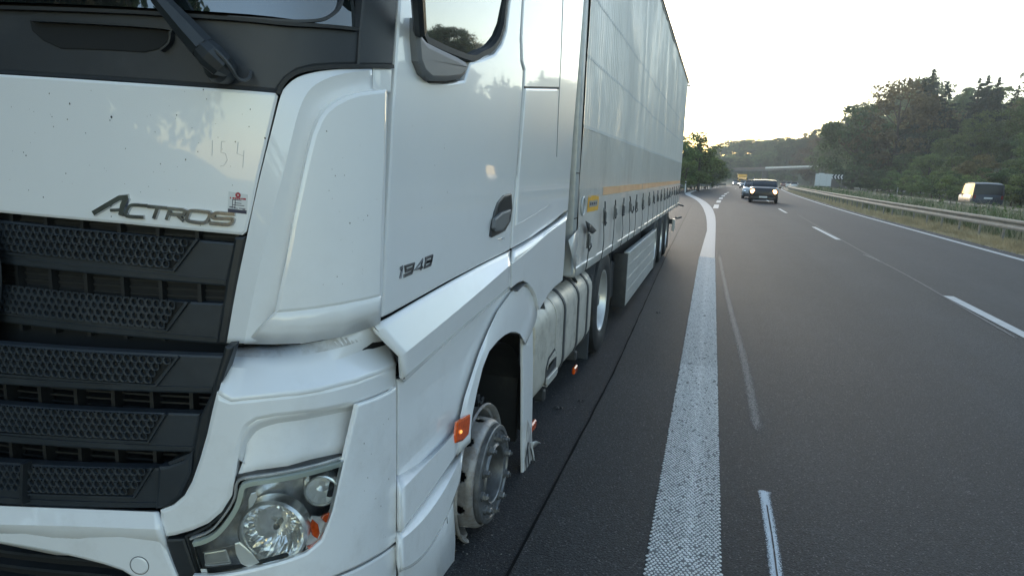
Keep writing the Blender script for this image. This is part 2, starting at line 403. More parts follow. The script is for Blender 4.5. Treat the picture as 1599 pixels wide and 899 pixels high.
# --- wiper
wip = bmesh.new()
P = [p3(A, 215, -60, .05), p3(A, 250, 0, .055), p3(A, 290, 45, .06), p3(A, 318, 76, .062)]
tube(wip, P, [.014, .021, .028, .031], 8)
wip = finish(wip, 'wiper_arm', M_black, T)
bm = bmesh.new(); tube(bm, [p3(A, 312, 70, .062), p3(A, 330, 88, .064), p3(A, 346, 103, .058), p3(A, 354, 110, .045)], [.027, .033, .030, .018], 10); finish(bm, 'wiper_knuckle', M_black, wip)
bm = bmesh.new(); c = p3(A, 352, 110, .0); lathe(bm, [(.034, 0), (.034, .03), (.026, .045), (0, .05)], Matrix.Translation(c) @ Matrix.Rotation(R(-90), 4, 'Z'), 18); finish(bm, 'wiper_pivot', M_black, wip)
bm = bmesh.new(); P = spline([p3(A, *q) for q in ((329, 74, .08), (341, 83, .085), (352, 95, .08), (362, 108, .07), (370, 121, .05), (380, 126, .035), (389, 122, .02), (392, 112, -.005))], 5)
tube(bm, P, .0042, 6); finish(bm, 'washer_hose', M_strap, wip)
for (ya, za_, yb, zb2) in ((0, 0, 0, 0),):
    bm = bmesh.new(); tube(bm, [p3(A, 120, -120, .04), p3(A, 240, -18, .045)], [.006, .006], 6); finish(bm, 'wiper_blade', M_rubber, wip)
# --- corner panel, lofted from its front edge to a crease to the deflector
L_ = [(580, 107.5), (530, 108.5), (492, 113), (465, 121), (449, 133), (439, 148), (424, 205), (407, 272), (395, 325), (386, 368), (368, 455), (354, 535)]
C_ = [(581, 110), (544, 114), (508, 124), (482, 142), (468, 170), (458, 205), (442, 272), (430, 315), (417, 368), (399, 445), (381, 536)]
Rr = [(582, 150), (560, 152), (533, 165), (514, 182), (500, 215), (492, 240), (476, 300), (462, 360), (448, 425), (437, 489), (425, 530)]
up = lambda P, k=4: [tuple(q) for q in spline(P, k)]
loft('corner_panel', [row(A, up(L_), -.010), row(A, up(L_), 0), row(A, up(C_), .016), row(A, up(Rr), -.002)], M_white, T, 60, sub=[1, 4, 4], crease=[])
plate('corner_panel', A, [(470, 240), (585, 150), (607, 138), (598, 490), (583, 508), (470, 537), (430, 520)], M_white, T, d=-.006, t=.02)
plate('hinge_cover', A, [(583.5, 107), (613, 106.5), (611, 145), (583, 146)], M_white, T, d=-.002, t=.02, edge=.003)
plate('corner_cap', A, [(579.5, 107.5), (579.5, 147), (545, 158), (530, 150), (545, 112)], M_white, T, d=-.0015, t=.015, edge=.002)
# --- air deflector, standing proud, with its under-turned lower facet
dl = [(605, 140), (580, 142.5), (558, 146), (540, 152), (523, 161), (509, 172), (499, 186), (489, 210), (480, 245), (472, 280), (457, 350), (447, 405), (437, 450), (429, 489), (475, 485), (517, 479), (555, 472), (588, 465), (596, 463), (599, 350), (603, 240)]
defl = plate('air_deflector', A, dl, M_white, T, d=.045, t=.045, edge=.005)
loft('deflector_lip', [row(A, [(429, 489.5), (475, 485.5), (517, 479.5), (555, 472.5), (588, 465.5), (596, 463)], .045),
                       row(A, [(381, 537), (425, 537.5), (470, 536), (533, 526), (579, 511), (594, 505)], .004)], M_white, defl, 28, t=.01)
# --- door with the window opening, its glass, frame and mirror foot
door = plate('door', A, [(640, -330), (624.5, 0), (619, 90), (612, 220), (606, 330), (598, 495), (650, 467), (700, 439), (750, 413), (796.5, 390), (799, 340), (803, 300), (808, 250), (812, 195), (815.5, 145), (817, 110), (813, 95), (812, 60), (815.5, 0), (830, -330),
     (806, -330), (797, 0), (791, 49), (784, 70), (773, 85), (755, 93), (735, 98), (726, 126), (700, 129.5), (672, 128.5), (657, 112), (649, 88), (648, 30), (651, 0), (665, -330)], M_white, T, d=0, t=.035, edge=.005)
for q in (plate('side_window', A, [(662, -330), (652, 0), (652, 90), (690, 128), (740, 100), (790, 75), (799, 0), (812, -330)], M_glass, T, d=-.022, t=.006, edge=0, dfun=lambda s, z: min(.02, .05 * (z - 2.05))),):
    win = q
bm = bmesh.new(); P = [A.hit(*q) for q in ((810, -330), (800, -150), (791.5, 0), (787, 40), (781, 60), (770, 76), (755, 84), (738, 91), (700, 78), (668, 63), (658, 40), (654, 0), (666, -330))]
P = P[:4] + [tuple(q) for q in spline(P[4:9], 4)] + P[9:]
stroke(bm, P, .030, -.03, .003, bev=.35); warp(bm, A); finish(bm, 'window_seal', M_rubber, door)
bm = bmesh.new(); P = [A.hit(*q) for q in ((664, -330), (649.5, 0), (649, 28))]; stroke(bm, P, .007, -.01, .006); warp(bm, A); finish(bm, 'window_trim', M_trframe, door)
plate('mirror_gasket', A, [(648, 30), (652, 28), (655, 60), (662, 100), (676, 126), (715, 126), (722, 125), (700, 130), (672, 129.5), (656, 114), (648.5, 90)], M_rubber, door, d=.008, t=.02, edge=.003)
plate('mirror_foot', A, [(653.5, 28), (656, 42), (662, 57), (670, 67), (690, 77), (717, 90), (731, 98.5), (732.5, 106), (729, 116), (721, 124), (700, 127), (676, 127), (664, 116), (656, 96), (653, 60)], M_mirror, door, d=.028, t=.03, edge=.010)
bm = bmesh.new(); tube(bm, [p3(A, 656, 50, .03), p3(A, 650, -40, .12), p3(A, 640, -120, .18)], [.02, .02, .02], 8); finish(bm, 'mirror_arm', M_black, door)
hd = plate('door_handle', A, [(799.5, 301.5), (787, 305), (778, 316), (773, 330), (768, 352), (765.5, 369), (769, 371), (780, 366), (790, 360.5), (798, 346), (801, 324)], M_black, door, d=.006, t=.02, edge=.004, sm=0)
plate('handle_cavity', A, [(797, 306), (788, 310), (780, 322), (775, 340), (774, 358), (783, 358), (791, 352), (796.5, 340), (799, 322)], M_dark, hd, d=.007, t=.002, edge=0)
plate('handle_lever', A, [(798.5, 327), (785, 332), (774, 342), (772, 356), (776, 362), (787, 359), (795, 347), (797, 336), (799, 333)], M_mirror, hd, d=.022, t=.014, edge=.004)
bm = bmesh.new(); stroke(bm, [A.hit(*q) for q in ((778, 374), (787, 371.5))], .005, -.002, .003); stroke(bm, [A.hit(*q) for q in ((785, 371), (786, 375))], .009, -.002, .004); warp(bm, A); finish(bm, 'lock_cylinder', M_chrome, hd)
# --- model number on the door, traced strokes
def pz(seq, ox, oy, k): return [A.hit(ox + x / k, oy + y / k) for x, y in seq]
digits = {
 '1': [[(215, 520), (262, 480), (215, 745)]],
 '9': [[(335, 470), (540, 398), (515, 505), (345, 572), 'c'], [(518, 500), (485, 612), (298, 692)]],
 '4': [[(690, 545), (735, 310), (560, 545), (740, 480)]],
 '8': [[(815, 278), (970, 212), (950, 322), (815, 372), 'c'], [(808, 378), (948, 326), (925, 422), (785, 490), 'c']]}
num = None
for ch, sl in digits.items():
    bm = bmesh.new()
    for q in sl: stroke(bm, pz([v for v in q if v != 'c'], 610, 385, 15), .0075, -.001, .004, closed=q[-1] == 'c', bev=.3)
    warp(bm, A); o = finish(bm, 'number_character', M_badge, door); o.data.materials[0] = M_badge
    bm = bmesh.new()
    for q in sl: stroke(bm, pz([v for v in q if v != 'c'], 610, 385, 15), .0108, -.001, .0022, closed=q[-1] == 'c', bev=.1)
    warp(bm, A); finish(bm, 'number_outline', M_frame, door)
# --- rear cab panel with the locker lid, extender
loft('door_gap', [row(A, [(817, 108), (812.5, 195), (806, 280), (798, 390)], -.03), row(A, [(821, 108), (816, 195), (810, 280), (801, 388)], -.03)], M_dark, T, 8, t=0)
plate('rear_side_panel', A, [(832, -330), (818, 0), (815, 60), (816, 95), (820, 110), (818.5, 145), (815, 195), (811, 250), (806, 300), (802, 340), (799.5, 388), (830, 371), (860, 350), (882, 331), (887, 329), (891, 270), (896, 200), (905, 90), (912, 0), (945, -330)], M_white, T, d=0, t=.03, edge=.005)
plate('locker_lid', A, [(821.5, 138.5), (871, 139.5), (869, 200), (865, 271), (859, 321), (832, 338), (807, 352.5), (811, 271), (817, 200)], M_white, T, d=.007, t=.012, edge=.005)
plate('locker_lid_shadow', A, [(819.5, 135), (873, 136), (873, 140), (820, 140)], M_rubber, T, d=.002, t=.004, edge=0)
bm = bmesh.new(); stroke(bm, [A.hit(*q) for q in ((882, -330), (879, 0), (876, 90), (872, 170), (869, 245))], .006, -.01, .002); warp(bm, A); finish(bm, 'extender_joint', M_mirror, T)
# --- side ridge below the door
loft('side_ridge', [rowfit(A, [(583, 508), (640, 475), (700, 441), (750, 415), (797, 391)], -.004), rowfit(A, [(590, 520), (640, 486), (700, 450), (750, 423), (797, 398)], .004),
                    rowfit(A, [(627, 556), (673, 518), (707, 491), (740, 463), (768, 439), (797, 413)], .042),
                    rowfit(A, [(629, 590), (673, 552), (707, 523), (740, 493), (768, 470), (797, 446)], .036),
                    rowfit(A, [(632, 596), (675, 558), (707, 528), (740, 498), (768, 475), (797, 452)], -.002)], M_white, T, 28, t=.012)
loft('side_ridge', [row(A, [(583, 508), (590, 520), (607, 538), (627, 556)], .0) , row(A, [(627, 556), (627, 565), (628, 580), (629, 592)], .03)], M_rubber, T, 8, t=.006)
loft('rear_ridge', [rowfit(A, [(800, 388), (830, 371), (860, 350), (887, 330)], -.004), rowfit(A, [(799.5, 411), (830, 387), (855, 364), (870, 353), (885, 343)], .038)], M_white, T, 22, t=.012)
plate('rear_lower_panel', A, [(799.5, 411), (815, 399), (830, 387), (843, 375), (855, 364), (870, 353), (884, 344), (881.5, 400), (878.5, 438), (866, 448), (856, 460), (843, 483), (841, 478), (838, 463), (832, 450), (825, 442), (817, 438.5), (808, 442), (799.5, 449)], M_white, T, d=.038, t=.036, edge=.002)
# --- lower side panels ahead of the wheel
plate('step_panel', A, [(622.5, 592), (635, 588), (673, 556), (707, 526), (740, 496), (798, 450), (802, 462), (790, 485), (774, 520), (760, 552), (748, 590), (738, 630), (729, 660), (722, 712), (680, 706), (628, 764), (621.5, 764)], M_white, T, d=.0, t=.03, edge=.004)
loft('lower_step', [rowfit(A, [(620.5, 742), (645, 727), (680, 702), (714, 664)], -.002), rowfit(A, [(627, 765), (650, 739), (683, 707), (716, 668)], .032),
                    rowfit(A, [(627, 828), (650, 797), (684, 750), (713, 708)], .036), rowfit(A, [(627, 832), (650, 801), (684, 754), (713, 711)], .0)], M_white, T, 16, t=.012)
loft('lower_step', [row(A, [(620, 742), (619.5, 765), (619.5, 826)], .0), row(A, [(627, 765), (627, 790), (627, 828)], .034)], M_white, T, 6, t=.008)
loft('skirt', [rowfit(A, [(619, 828), (640, 805), (684, 755), (711, 708), (722, 698)], .008), rowfit(A, [(625, 846), (645, 822), (685, 778), (712, 737), (722, 704)], .034),
               rowfit(A, [(626, 893), (645, 872), (670, 846), (695, 816), (712, 778), (719, 735)], .034), rowfit(A, [(627, 897), (646, 876), (671, 850), (696, 820), (713, 782), (719, 738)], -.01)], M_white, T, 22, t=.012)
loft('skirt', [row(A, [(619, 829), (619.5, 850), (619, 868)], .0), row(A, [(625, 847), (625, 870), (626, 892)], .034)], M_white, T, 6, t=.008)
loft('splash_guard', [row(A, [(624, 880), (660, 840), (700, 790), (704, 765), (708, 745)], -.03), row(A, [(624, 905), (670, 870), (698, 835), (707, 800), (710, 780)], -.035), row(A, [(624, 1010), (670, 990), (700, 960), (708, 900), (711, 850)], -.03)], M_white, T, 16, t=.008)
# --- wheel arch flare and its narrow rear leg
ou = [(712, 712), (712, 690), (716, 655), (724, 620), (735, 587), (747, 550), (760, 518), (776, 483), (798, 452), (814, 441), (823, 443), (832, 452), (838, 466), (841, 483), (838, 500), (832, 514)]
inn = [(735, 690), (735, 668), (738, 645), (745, 610), (754, 573), (764, 548), (777, 532), (788, 523), (798, 518), (806, 518), (812, 521), (816, 528), (818, 532), (819, 534), (820, 536), (821, 538)]
md = [((a[0] * .55 + b[0] * .45), (a[1] * .55 + b[1] * .45)) for a, b in zip(ou, inn)]
loft('wheel_arch', [row(A, ou, -.004), row(A, [(a[0] * .93 + b[0] * .07, a[1] * .93 + b[1] * .07) for a, b in zip(ou, inn)], .018), row(A, md, .03), row(A, inn, .036), row(A, inn, -.02)], M_white, T, 44, t=.008, ang=25, crease=[3])
bm = bmesh.new(); P = spline([A.hit(*q) for q in ((797, 453), (808, 443), (818, 439.5), (828, 445), (835, 457), (839, 470), (841.5, 481))], 4); stroke(bm, P, .010, -.01, .036); warp(bm, A); finish(bm, 'arch_gasket', M_mirror, T)
leg = plate('arch_rear_leg', A, [(816.5, 529), (824, 521), (832, 513), (833, 560), (832, 620), (831, 665), (831, 690), (834, 712), (838, 729), (832, 738), (824, 741), (817, 741), (816.5, 690), (817, 600)], M_white, T, d=.012, t=.014, edge=.003)
M_torn = mat('scuffed_plastic', (.34, .33, .32), .7, var=.6, vscale=60, dirt=(.68, .68, .66), dscale=40, damt=1.0, stretch=(1, 1, .15))
torn = plate('torn_edge', A, [(824, 655), (829, 668), (831, 685), (832, 697), (834, 708), (839, 730), (831, 739), (820, 742.5), (820, 715), (822, 690)], M_torn, leg, d=.016, t=.006, edge=.001)
for k, (P, m_) in enumerate([([(829, 690), (832, 706), (836, 728)], M_white), ([(824, 700), (825, 718), (828, 736)], M_strap), ([(825, 690), (821, 715), (822, 738)], M_strap), ([(829, 700), (832, 715), (831, 735)], M_strap)]):
    bm = bmesh.new(); tube(bm, [p3(A, *q, .024 + .006 * math.sin(k * 2 + j)) for j, q in enumerate(P)], [.004, .004, .002], 6); finish(bm, 'torn_shred', m_, leg)
loft('torn_flap', [row(A, [(832, 690), (838, 688), (845, 692)], .05), row(A, [(831, 700), (836, 697), (840, 693)], .02)], M_white, leg, 6, t=.003)
# wheel well: dark inner liner over the wheel
bm = bmesh.new(); cy, cz, r_ = 2.86, .33, .50; prev = None
for k in range(25):
    a = math.pi * (k / 24) * 1.16 - .25
    y = cy - math.cos(a) * r_ * 1.12 + .08; z = cz + math.sin(a) * r_ * .98
    cur = [bm.verts.new((XS - .03, y, z)), bm.verts.new((XS - .75, y, z))]
    if prev: bm.faces.new((prev[0], prev[1], cur[1], cur[0]))
    prev = cur
finish(bm, 'wheel_arch_liner', M_rubber, T)
obox('wheel_arch_liner', (XS - .8, 2.1, .12), (XS - .74, 3.75, 1.0), M_dark, T, 0)
bm = bmesh.new()
for k in range(9): box(bm, (XS - .745, 2.95 + k * .07, .12), (XS - .725, 2.97 + k * .07, .8))
finish(bm, 'liner_rib', M_rubber, T)
obox('rear_liner', (XS - .7, 3.46, .14), (XS - .055, 3.50, .75), M_rubber, T, .004)
# side marker lamp
plate('side_marker_lamp', A, [(715, 659), (721, 655), (731, 648.5), (735.5, 646.5), (735, 660), (732.5, 679), (724, 688), (713, 691.5), (712.5, 680)], M_orange, T, d=.042, t=.012, edge=.005)
bm = bmesh.new(); lathe(bm, [(.0, .0), (.006, .001), (.008, -.004)], Matrix.Translation(p3(A, 721, 674, .047)), 12); finish(bm, 'marker_bulb', mat('marker_bulb_glow', (.9, .35, .05), .2, emit=(1, .45, .1), es=.35), T)
# --- front wheel: bare steel rim and hub
def wheelM(c): return Matrix.Translation(Vector(c))
XF = -.938; c0 = onp(748, 741, 0, XF); top = onp(754, 631, 0, XF); bot = onp(737, 846, 0, XF)
RF = (top[2] - bot[2]) / 2; cw = (XF, float(c0[1]), float((top[2] + bot[2]) / 2))

bm = bmesh.new()
lathe(bm, [(RF * .93, -.25), (RF, -.235), (RF * .99, -.215), (RF * .88, -.20), (RF * .86, -.06), (RF * .90, -.02), (RF * .985, -.008), (RF * 1.0, .002), (RF * .985, .012), (RF * .955, .004), (RF * .93, -.02), (RF * .915, -.06), (RF * .86, -.085), (RF * .84, -.20)], wheelM(cw), 72)
rim = finish(bm, 'wheel_rim', M_steel, T, ang=40)
# disc bowl with hand holes
bm = bmesh.new(); NA = 240
prof = [(RF * .79, -.12)] + [(RF * (.79 - .012 * max(0, (a + .01) / .035)), a) for a in np.linspace(-.040, .026, 12)] + [(RF * .765, .036), (RF * .745, .046), (RF * .72, .052)]
rings = []
for rad, ax in prof: rings.append([bm.verts.new(Vector(cw) + Vector((ax, rad * math.cos(2 * math.pi * k / NA), rad * math.sin(2 * math.pi * k / NA)))) for k in range(NA)])
for i in range(len(prof) - 1):
    am = (prof[i][1] + prof[i + 1][1]) / 2
    for k in range(NA):
        u = ((k + .5) % 24 - 12) / 24 * 2 * math.pi / 10 * RF * .79
        if (u / .024) ** 2 + ((am + .008) / .026) ** 2 < 1: continue
        bm.faces.new((rings[i][k], rings[i][(k + 1) % NA], rings[i + 1][(k + 1) % NA], rings[i + 1][k]))
o = finish(bm, 'rim_disc', M_steel, rim, ang=60); md_ = o.modifiers.new('t', 'SOLIDIFY'); md_.thickness = .008
bm = bmesh.new(); lathe(bm, [(RF * .86, -.10), (RF * .5, -.10), (0, -.1)], wheelM(cw), 40); lathe(bm, [(.06, -.3), (.06, -.1)], wheelM(cw), 20); finish(bm, 'brake_drum', M_dark, rim)
DR = abs(onp(775, 664, 0, XF + .085)[2] - onp(762, 820, 0, XF + .085)[2]) / 2
cd_ = (XF + .074, float(cw[1]) + .004, float(cw[2]))
bm = bmesh.new(); lathe(bm, [(DR * .95, -.035), (DR, -.028), (DR, -.004), (DR * .975, .0), (DR * .90, .001), (DR * .885, -.006), (DR * .62, -.006), (DR * .60, -.002), (DR * .585, .004), (DR * .565, .0), (DR * .555, -.02), (DR * .53, -.09)], wheelM(cd_), 72); hub = finish(bm, 'wheel_hub', M_hub, rim, ang=30)
bm = bmesh.new(); lathe(bm, [(DR * .53, -.085), (DR * .3, -.08), (DR * .28, -.05), (0, -.045)], wheelM(cd_), 32); finish(bm, 'hub_cap', M_frame, rim)
nutme = None
for k in range(10):
    a = 2 * math.pi * (k + .35) / 10; cc = (cd_[0], cd_[1] + DR * .755 * math.cos(a), cd_[2] + DR * .755 * math.sin(a))
    if nutme is None:
        bm = bmesh.new(); lathe(bm, [(.021, -.008), (.021, .003), (.0165, .005), (.0165, .021), (.014, .024), (.009, .024), (.009, .032), (0, .033)], Matrix.Identity(4), 6); lathe(bm, [(.022, -.006), (.022, .004), (.016, .006)], Matrix.Identity(4), 16)
        o = finish(bm, 'wheel_nut', M_hub, rim, ang=20); nutme = o.data; o.location = cc
    else:
        o = link('wheel_nut', nutme, rim); o.location = cc
    o.rotation_euler = (a, 0, 0)
# shredded tyre remnant behind the rim
bm = bmesh.new()
for k in range(40):
    a = 1.2 + k * .035; 
    for j in range(2):
        x = XF - .12 - random.random() * .15; rr = RF * (1.02 + random.random() * .12)
        y = cw[1] - math.cos(a) * rr; z = cw[2] + math.sin(a) * rr
        box(bm, (x - .03, y - .02, z - .012), (x + .05, y + .02, z + .014), .004)
finish(bm, 'tyre_remnant', M_rubber, T)
# far-side front wheel (complete tyre)
def full_wheel(parent, x, y, z, rad, wid, dirn, mrim=M_rim, name='wheel', prof=None):
    M = Matrix.Translation((x, y, z)) @ Matrix.Diagonal((dirn, 1, 1, 1))
    bm = bmesh.new(); rr = rad * .575
    lathe(bm, [(rr, -wid), (rad * .8, -wid * 1.02), (rad * .95, -wid * .97), (rad, -wid * .88), (rad, -wid * .12), (rad * .955, -.012), (rad * .90, .0), (rad * .8, .006), (rad * .7, .004), (rad * .62, -.006), (rr, -.018)], M, 56)
    ty = finish(bm, 'tyre', M_rubber, parent, ang=35)
    bm = bmesh.new(); lathe(bm, prof or [(rr * 1.0, -.02), (rr * 1.01, -.010), (rr * .97, -.012), (rr * .93, -.03), (rr * .90, -.10), (rr * .80, -.135), (rr * .62, -.15), (rr * .5, -.15), (rr * .48, -.10), (rr * .2, -.09), (0, -.085)], M, 48); rm = finish(bm, 'rim', mrim, ty, ang=30)
    return ty
full_wheel(T, 2 * XC - XF, cw[1], .49, .49, .30, -1)
# --- fuel tank
x1, x0, zt_, zb3, rr = -.925, -1.56, .850, .235, .145
def tank_ring(y, g=0.0):
    pts = []
    for cx, cz_, a0 in ((x1 - rr, zt_ - rr, 0), (x0 + rr, zt_ - rr, 90), (x0 + rr, zb3 + rr, 180), (x1 - rr, zb3 + rr, 270)):
        for k in range(7):
            a = R(a0 + 15 * k); pts.append((cx + (rr + g) * math.cos(a), y, cz_ + (rr + g) * math.sin(a)))
    return pts
ya = float(onp(836, 560, 0, x1)[1]); yb = float(onp(924, 470, 0, x1)[1])
tk = bmesh.new(); ys = [ya, ya + .012, ya + .012, yb - .012, yb]
def ringmesh(bm, seq):
    V = [[bm.verts.new(p) for p in tank_ring(y, g)] for y, g in seq]
    for i in range(len(V) - 1):
        for k in range(28): bm.faces.new((V[i][k], V[i + 1][k], V[i + 1][(k + 1) % 28], V[i][(k + 1) % 28]))
    return V
V = ringmesh(tk, [(ya, -.03), (ya + .008, -.008), (ya + .022, 0), (ya + .50, 0), (ya + .5, -.012), (ya + .515, -.012), (ya + .515, 0), (yb - .022, 0), (yb - .008, -.008), (yb, -.03)])
tk.faces.new(V[0]); tk.faces.new(V[-1][::-1])
tank = finish(tk, 'fuel_tank', M_alu, T, ang=40)
for (px, py) in ((878, 560), (899, 540), (914, 520)):
    ys_ = float(onp(px, py, 0, x1)[1]); bm = bmesh.new()
    V = ringmesh(bm, [(ys_ - .024, .001), (ys_ - .024, .007), (ys_ - .018, .009), (ys_ + .018, .009), (ys_ + .024, .007), (ys_ + .024, .001)]); finish(bm, 'tank_strap', M_strap, tank)
# foot step recess in the tank face
e0 = onp(853, 560, 0, x1 + .002); e1 = onp(868.5, 560, 0, x1 + .002)
y0_, y1_ = float(e0[1]), float(e1[1]); zt2 = float(onp(868, 541, 0, x1)[2]); zb4 = .30
st = plate('step_recess', A, None, M_frame, tank, d=x1 - XS + .004, t=.004, edge=.001, flat_pts=[(sY(A, y0_), zb4), (sY(A, y1_), zb4), (sY(A, y1_), zt2 - .05), (sY(A, y1_ - .06), zt2), (sY(A, y0_ + .06), zt2 - .02), (sY(A, y0_), zt2 - .08)])
plate('recess_wall', A, None, M_alu, tank, d=x1 - XS + .008, t=.004, edge=.001, flat_pts=[(sY(A, y0_ + .03), zb4 + .14), (sY(A, y1_ - .012), zb4 + .14), (sY(A, y1_ - .012), zt2 - .055), (sY(A, y1_ - .06), zt2 - .015), (sY(A, y0_ + .07), zt2 - .035), (sY(A, y0_ + .03), zt2 - .09)])
def tread(name, lo, hi, parent, nx=10, ny=16):
    bm = bmesh.new(); dx = (hi[0] - lo[0]) / nx; dy = (hi[1] - lo[1]) / ny; z = hi[2]
    for i in range(nx + 1): box(bm, (lo[0] + i * dx - .0025, lo[1], z - .012), (lo[0] + i * dx + .0025, hi[1], z))
    for j in range(ny + 1):
        for i in range(nx):
            o_ = (j + i) % 2 * dy * .5
            if lo[1] + j * dy + o_ < hi[1]: box(bm, (lo[0] + i * dx, lo[1] + j * dy + o_ - .003, z - .010), (lo[0] + i * dx + dx, lo[1] + j * dy + o_ + .003, z + .002))
    box(bm, (lo[0], lo[1], z - .05), (hi[0], hi[1], z - .04))
    return finish(bm, name, M_alu, parent)
tread('step_tread', (x1 - .10, y0_ + .01, .30), (x1 + .012, y1_ - .005, .36), tank, 5, 16)
obox('step_edge', (x1 - .004, y0_ + .005, .325), (x1 + .018, y1_ - .004, .365), M_alug, tank, .004)
tread('top_tread', (-1.26, ya - .02, zt_), (-.965, ya + .34, zt_ + .022), tank, 9, 10)
bm = bmesh.new(); lathe(bm, [(.055, 0), (.055, .02), (.048, .03), (0, .032)], Matrix.Translation((-1.12, ya + .70, zt_ - .002)) @ Matrix.Rotation(R(-90), 4, 'Y'), 24); finish(bm, 'fuel_cap', M_alug, tank)
bm = bmesh.new(); P = spline([(-1.5, ya + .85, zt_ + .03), (-1.3, ya + 1.0, zt_ + .05), (-1.12, ya + 1.15, zt_ + .045), (-1.0, ya + 1.25, zt_ + .02), (-.97, ya + 1.34, zt_ - .04)], 5); tube(bm, P, .013, 8); box(bm, (-1.16, ya + 1.02, zt_), (-1.0, ya + 1.26, zt_ + .07), .012); finish(bm, 'tank_hose', M_rubber, tank)
# fittings beneath the tank: brackets and side reflectors
for px, py in ((857, 640), (905, 572)):
    yy = float(onp(px, py, 0, x1)[1]); obox('tank_bracket', (-1.3, yy - .03, .17), (x1 - .03, yy + .03, .245), M_frame, T, .01)
for pts in (((829, 668), (834, 666), (834.5, 680), (829, 683)), ((896, 583), (901.5, 580), (903, 590), (897, 599))):
    c = onp(*pts[0], 0, x1 - .03); z_ = max(.13, float(c[2])); obox('side_reflector', (x1 - .045, float(c[1]) - .012, z_ - .055), (x1 - .02, float(c[1]) + .10, z_), M_orange, T, .008)
# --- chassis, drive axle
obox('chassis_rail', (-1.75, 2.2, .60), (-1.62, 8.1, .86), M_frame, T, .008)
obox('chassis_rail', (2 * XC + 1.62, 2.2, .60), (2 * XC + 1.75, 8.1, .86), M_frame, T, .008)
obox('battery_box', (2 * XC + .95, 3.6, .3), (2 * XC + 1.6, 5.4, .84), M_frame, T, .02)
obox('air_reservoir', (-1.6, 4.0, .88), (-1.2, 5.0, 1.02), M_frame, T, .05, 2)
WX = XS - .012
wy = float(onp(941, 480, 0, WX)[1]); wr = .485
dw = full_wheel(T, WX, wy, wr, wr, .56, 1, name='drive'); dw2 = full_wheel(T, 2 * XC - WX, wy, wr, wr, .56, -1)
bm = bmesh.new(); 
prev = None
for k in range(15):
    a = R(15 + k * 11.5); y = wy - math.cos(a) * .56; z = wr + math.sin(a) * .56
    cur = [bm.verts.new((XS - .03, y, z)), bm.verts.new((XS - .62, y, z))]
    if prev: bm.faces.new((prev[0], prev[1], cur[1], cur[0]))
    prev = cur
o = finish(bm, 'drive_mudguard', M_frame, T); m_ = o.modifiers.new('t', 'SOLIDIFY'); m_.thickness = .012
obox('mud_flap', (XS - .6, wy - .60, .08), (XS - .025, wy - .575, .80), mat('mudguard_blue', (.035, .042, .052), .5, dirt=(.09, .085, .08), damt=.4), T, .006)
bm = bmesh.new(); lathe(bm, [(.06, -.10), (.06, -.03), (.045, -.02), (0, -.02)], wheelM((WX - .02, wy, wr)), 20); finish(bm, 'drive_hub', M_hub, dw)
bm = bmesh.new(); tube(bm, spline([(-1.2, wy - .62, .95), (-1.05, wy - .5, 1.0), (-1.0, wy - .42, .96), (-1.02, wy - .35, .88)], 4), .018, 8); box(bm, (-1.15, wy - .75, .84), (-.98, wy - .58, .95), .012); finish(bm, 'coupling', mat('blue_coupling', (.07, .12, .18), .35), T)
obox('fifth_wheel', (-2.5, wy - .35, 1.0), (-1.7, wy + .35, 1.06), M_frame, T, .02)

# ================================================================ grille
p_ = .0192
def perforated(S, name, tl, tr, br, bl, parent, d, lft=0):
    Q = [np.array(S.hit(*q, d)) for q in (tl, tr, br, bl)]
    # rows follow the top and bottom edges
    nr = 4; bm = bmesh.new(); h = np.linalg.norm(Q[3] - Q[0]) / nr
    Wt = np.linalg.norm(Q[1] - Q[0]); pitch = p_ * 1.06
    extra = 14
    for r_ in range(nr):
        v = (r_ + .5) / nr
        a = Q[0] + (Q[3] - Q[0]) * v; b = Q[1] + (Q[2] - Q[1]) * v; L = np.linalg.norm(b - a); u = (b - a) / L; nn = np.array((-u[1], u[0]))
        off = (r_ % 2) * pitch / 2; cnt = int((L + 1e-6) / pitch)
        for k in range(0, 80):
            s_c = pitch * (k + .5 * (r_ % 2)); c = a + (b - a) * ((s_c - a[0]) / (b[0] - a[0]))
            if s_c > b[0] - pitch * .42 or s_c < a[0] * lft + pitch * .4: continue
            hr = pitch * .36; hh = h / 2; hw = pitch / 2
            outer = []; inner = []
            for q in range(12):
                an = 2 * math.pi * q / 12; cx, cy = math.cos(an), math.sin(an)
                # hexagonal cell border, pointy up
                sc_ = min(hw / max(1e-6, abs(cx)), (hh * 1.12) / max(1e-6, abs(cy)))
                outer.append(c + u * cx * sc_ * .999 + nn * cy * sc_ * .93); inner.append(c + u * cx * hr + nn * cy * hr * 1.12)
            for sgn in (1,):
                vo = [bm.verts.new((sgn * p[0], p[1], d)) for p in outer]; vi = [bm.verts.new((sgn * p[0], p[1], d - .0006)) for p in inner]; vb = [bm.verts.new((sgn * (c[0] + (p[0] - c[0]) * .86), c[1] + (p[1] - c[1]) * .86, d - .009)) for p in inner]
                for q in range(12):
                    w_ = (q + 1) % 12
                    bm.faces.new((vo[q], vo[w_], vi[w_], vi[q])); bm.faces.new((vi[q], vi[w_], vb[w_], vb[q]))
    warp(bm, S); o = finish(bm, name, M_grille, parent, ang=50)
    o2 = link(name, o.data, parent); o2.scale = (-1, 1, 1); o2.location = (2 * XC, 0, 0); o['kind'] = 'stuff'; o2['kind'] = 'stuff'; return o
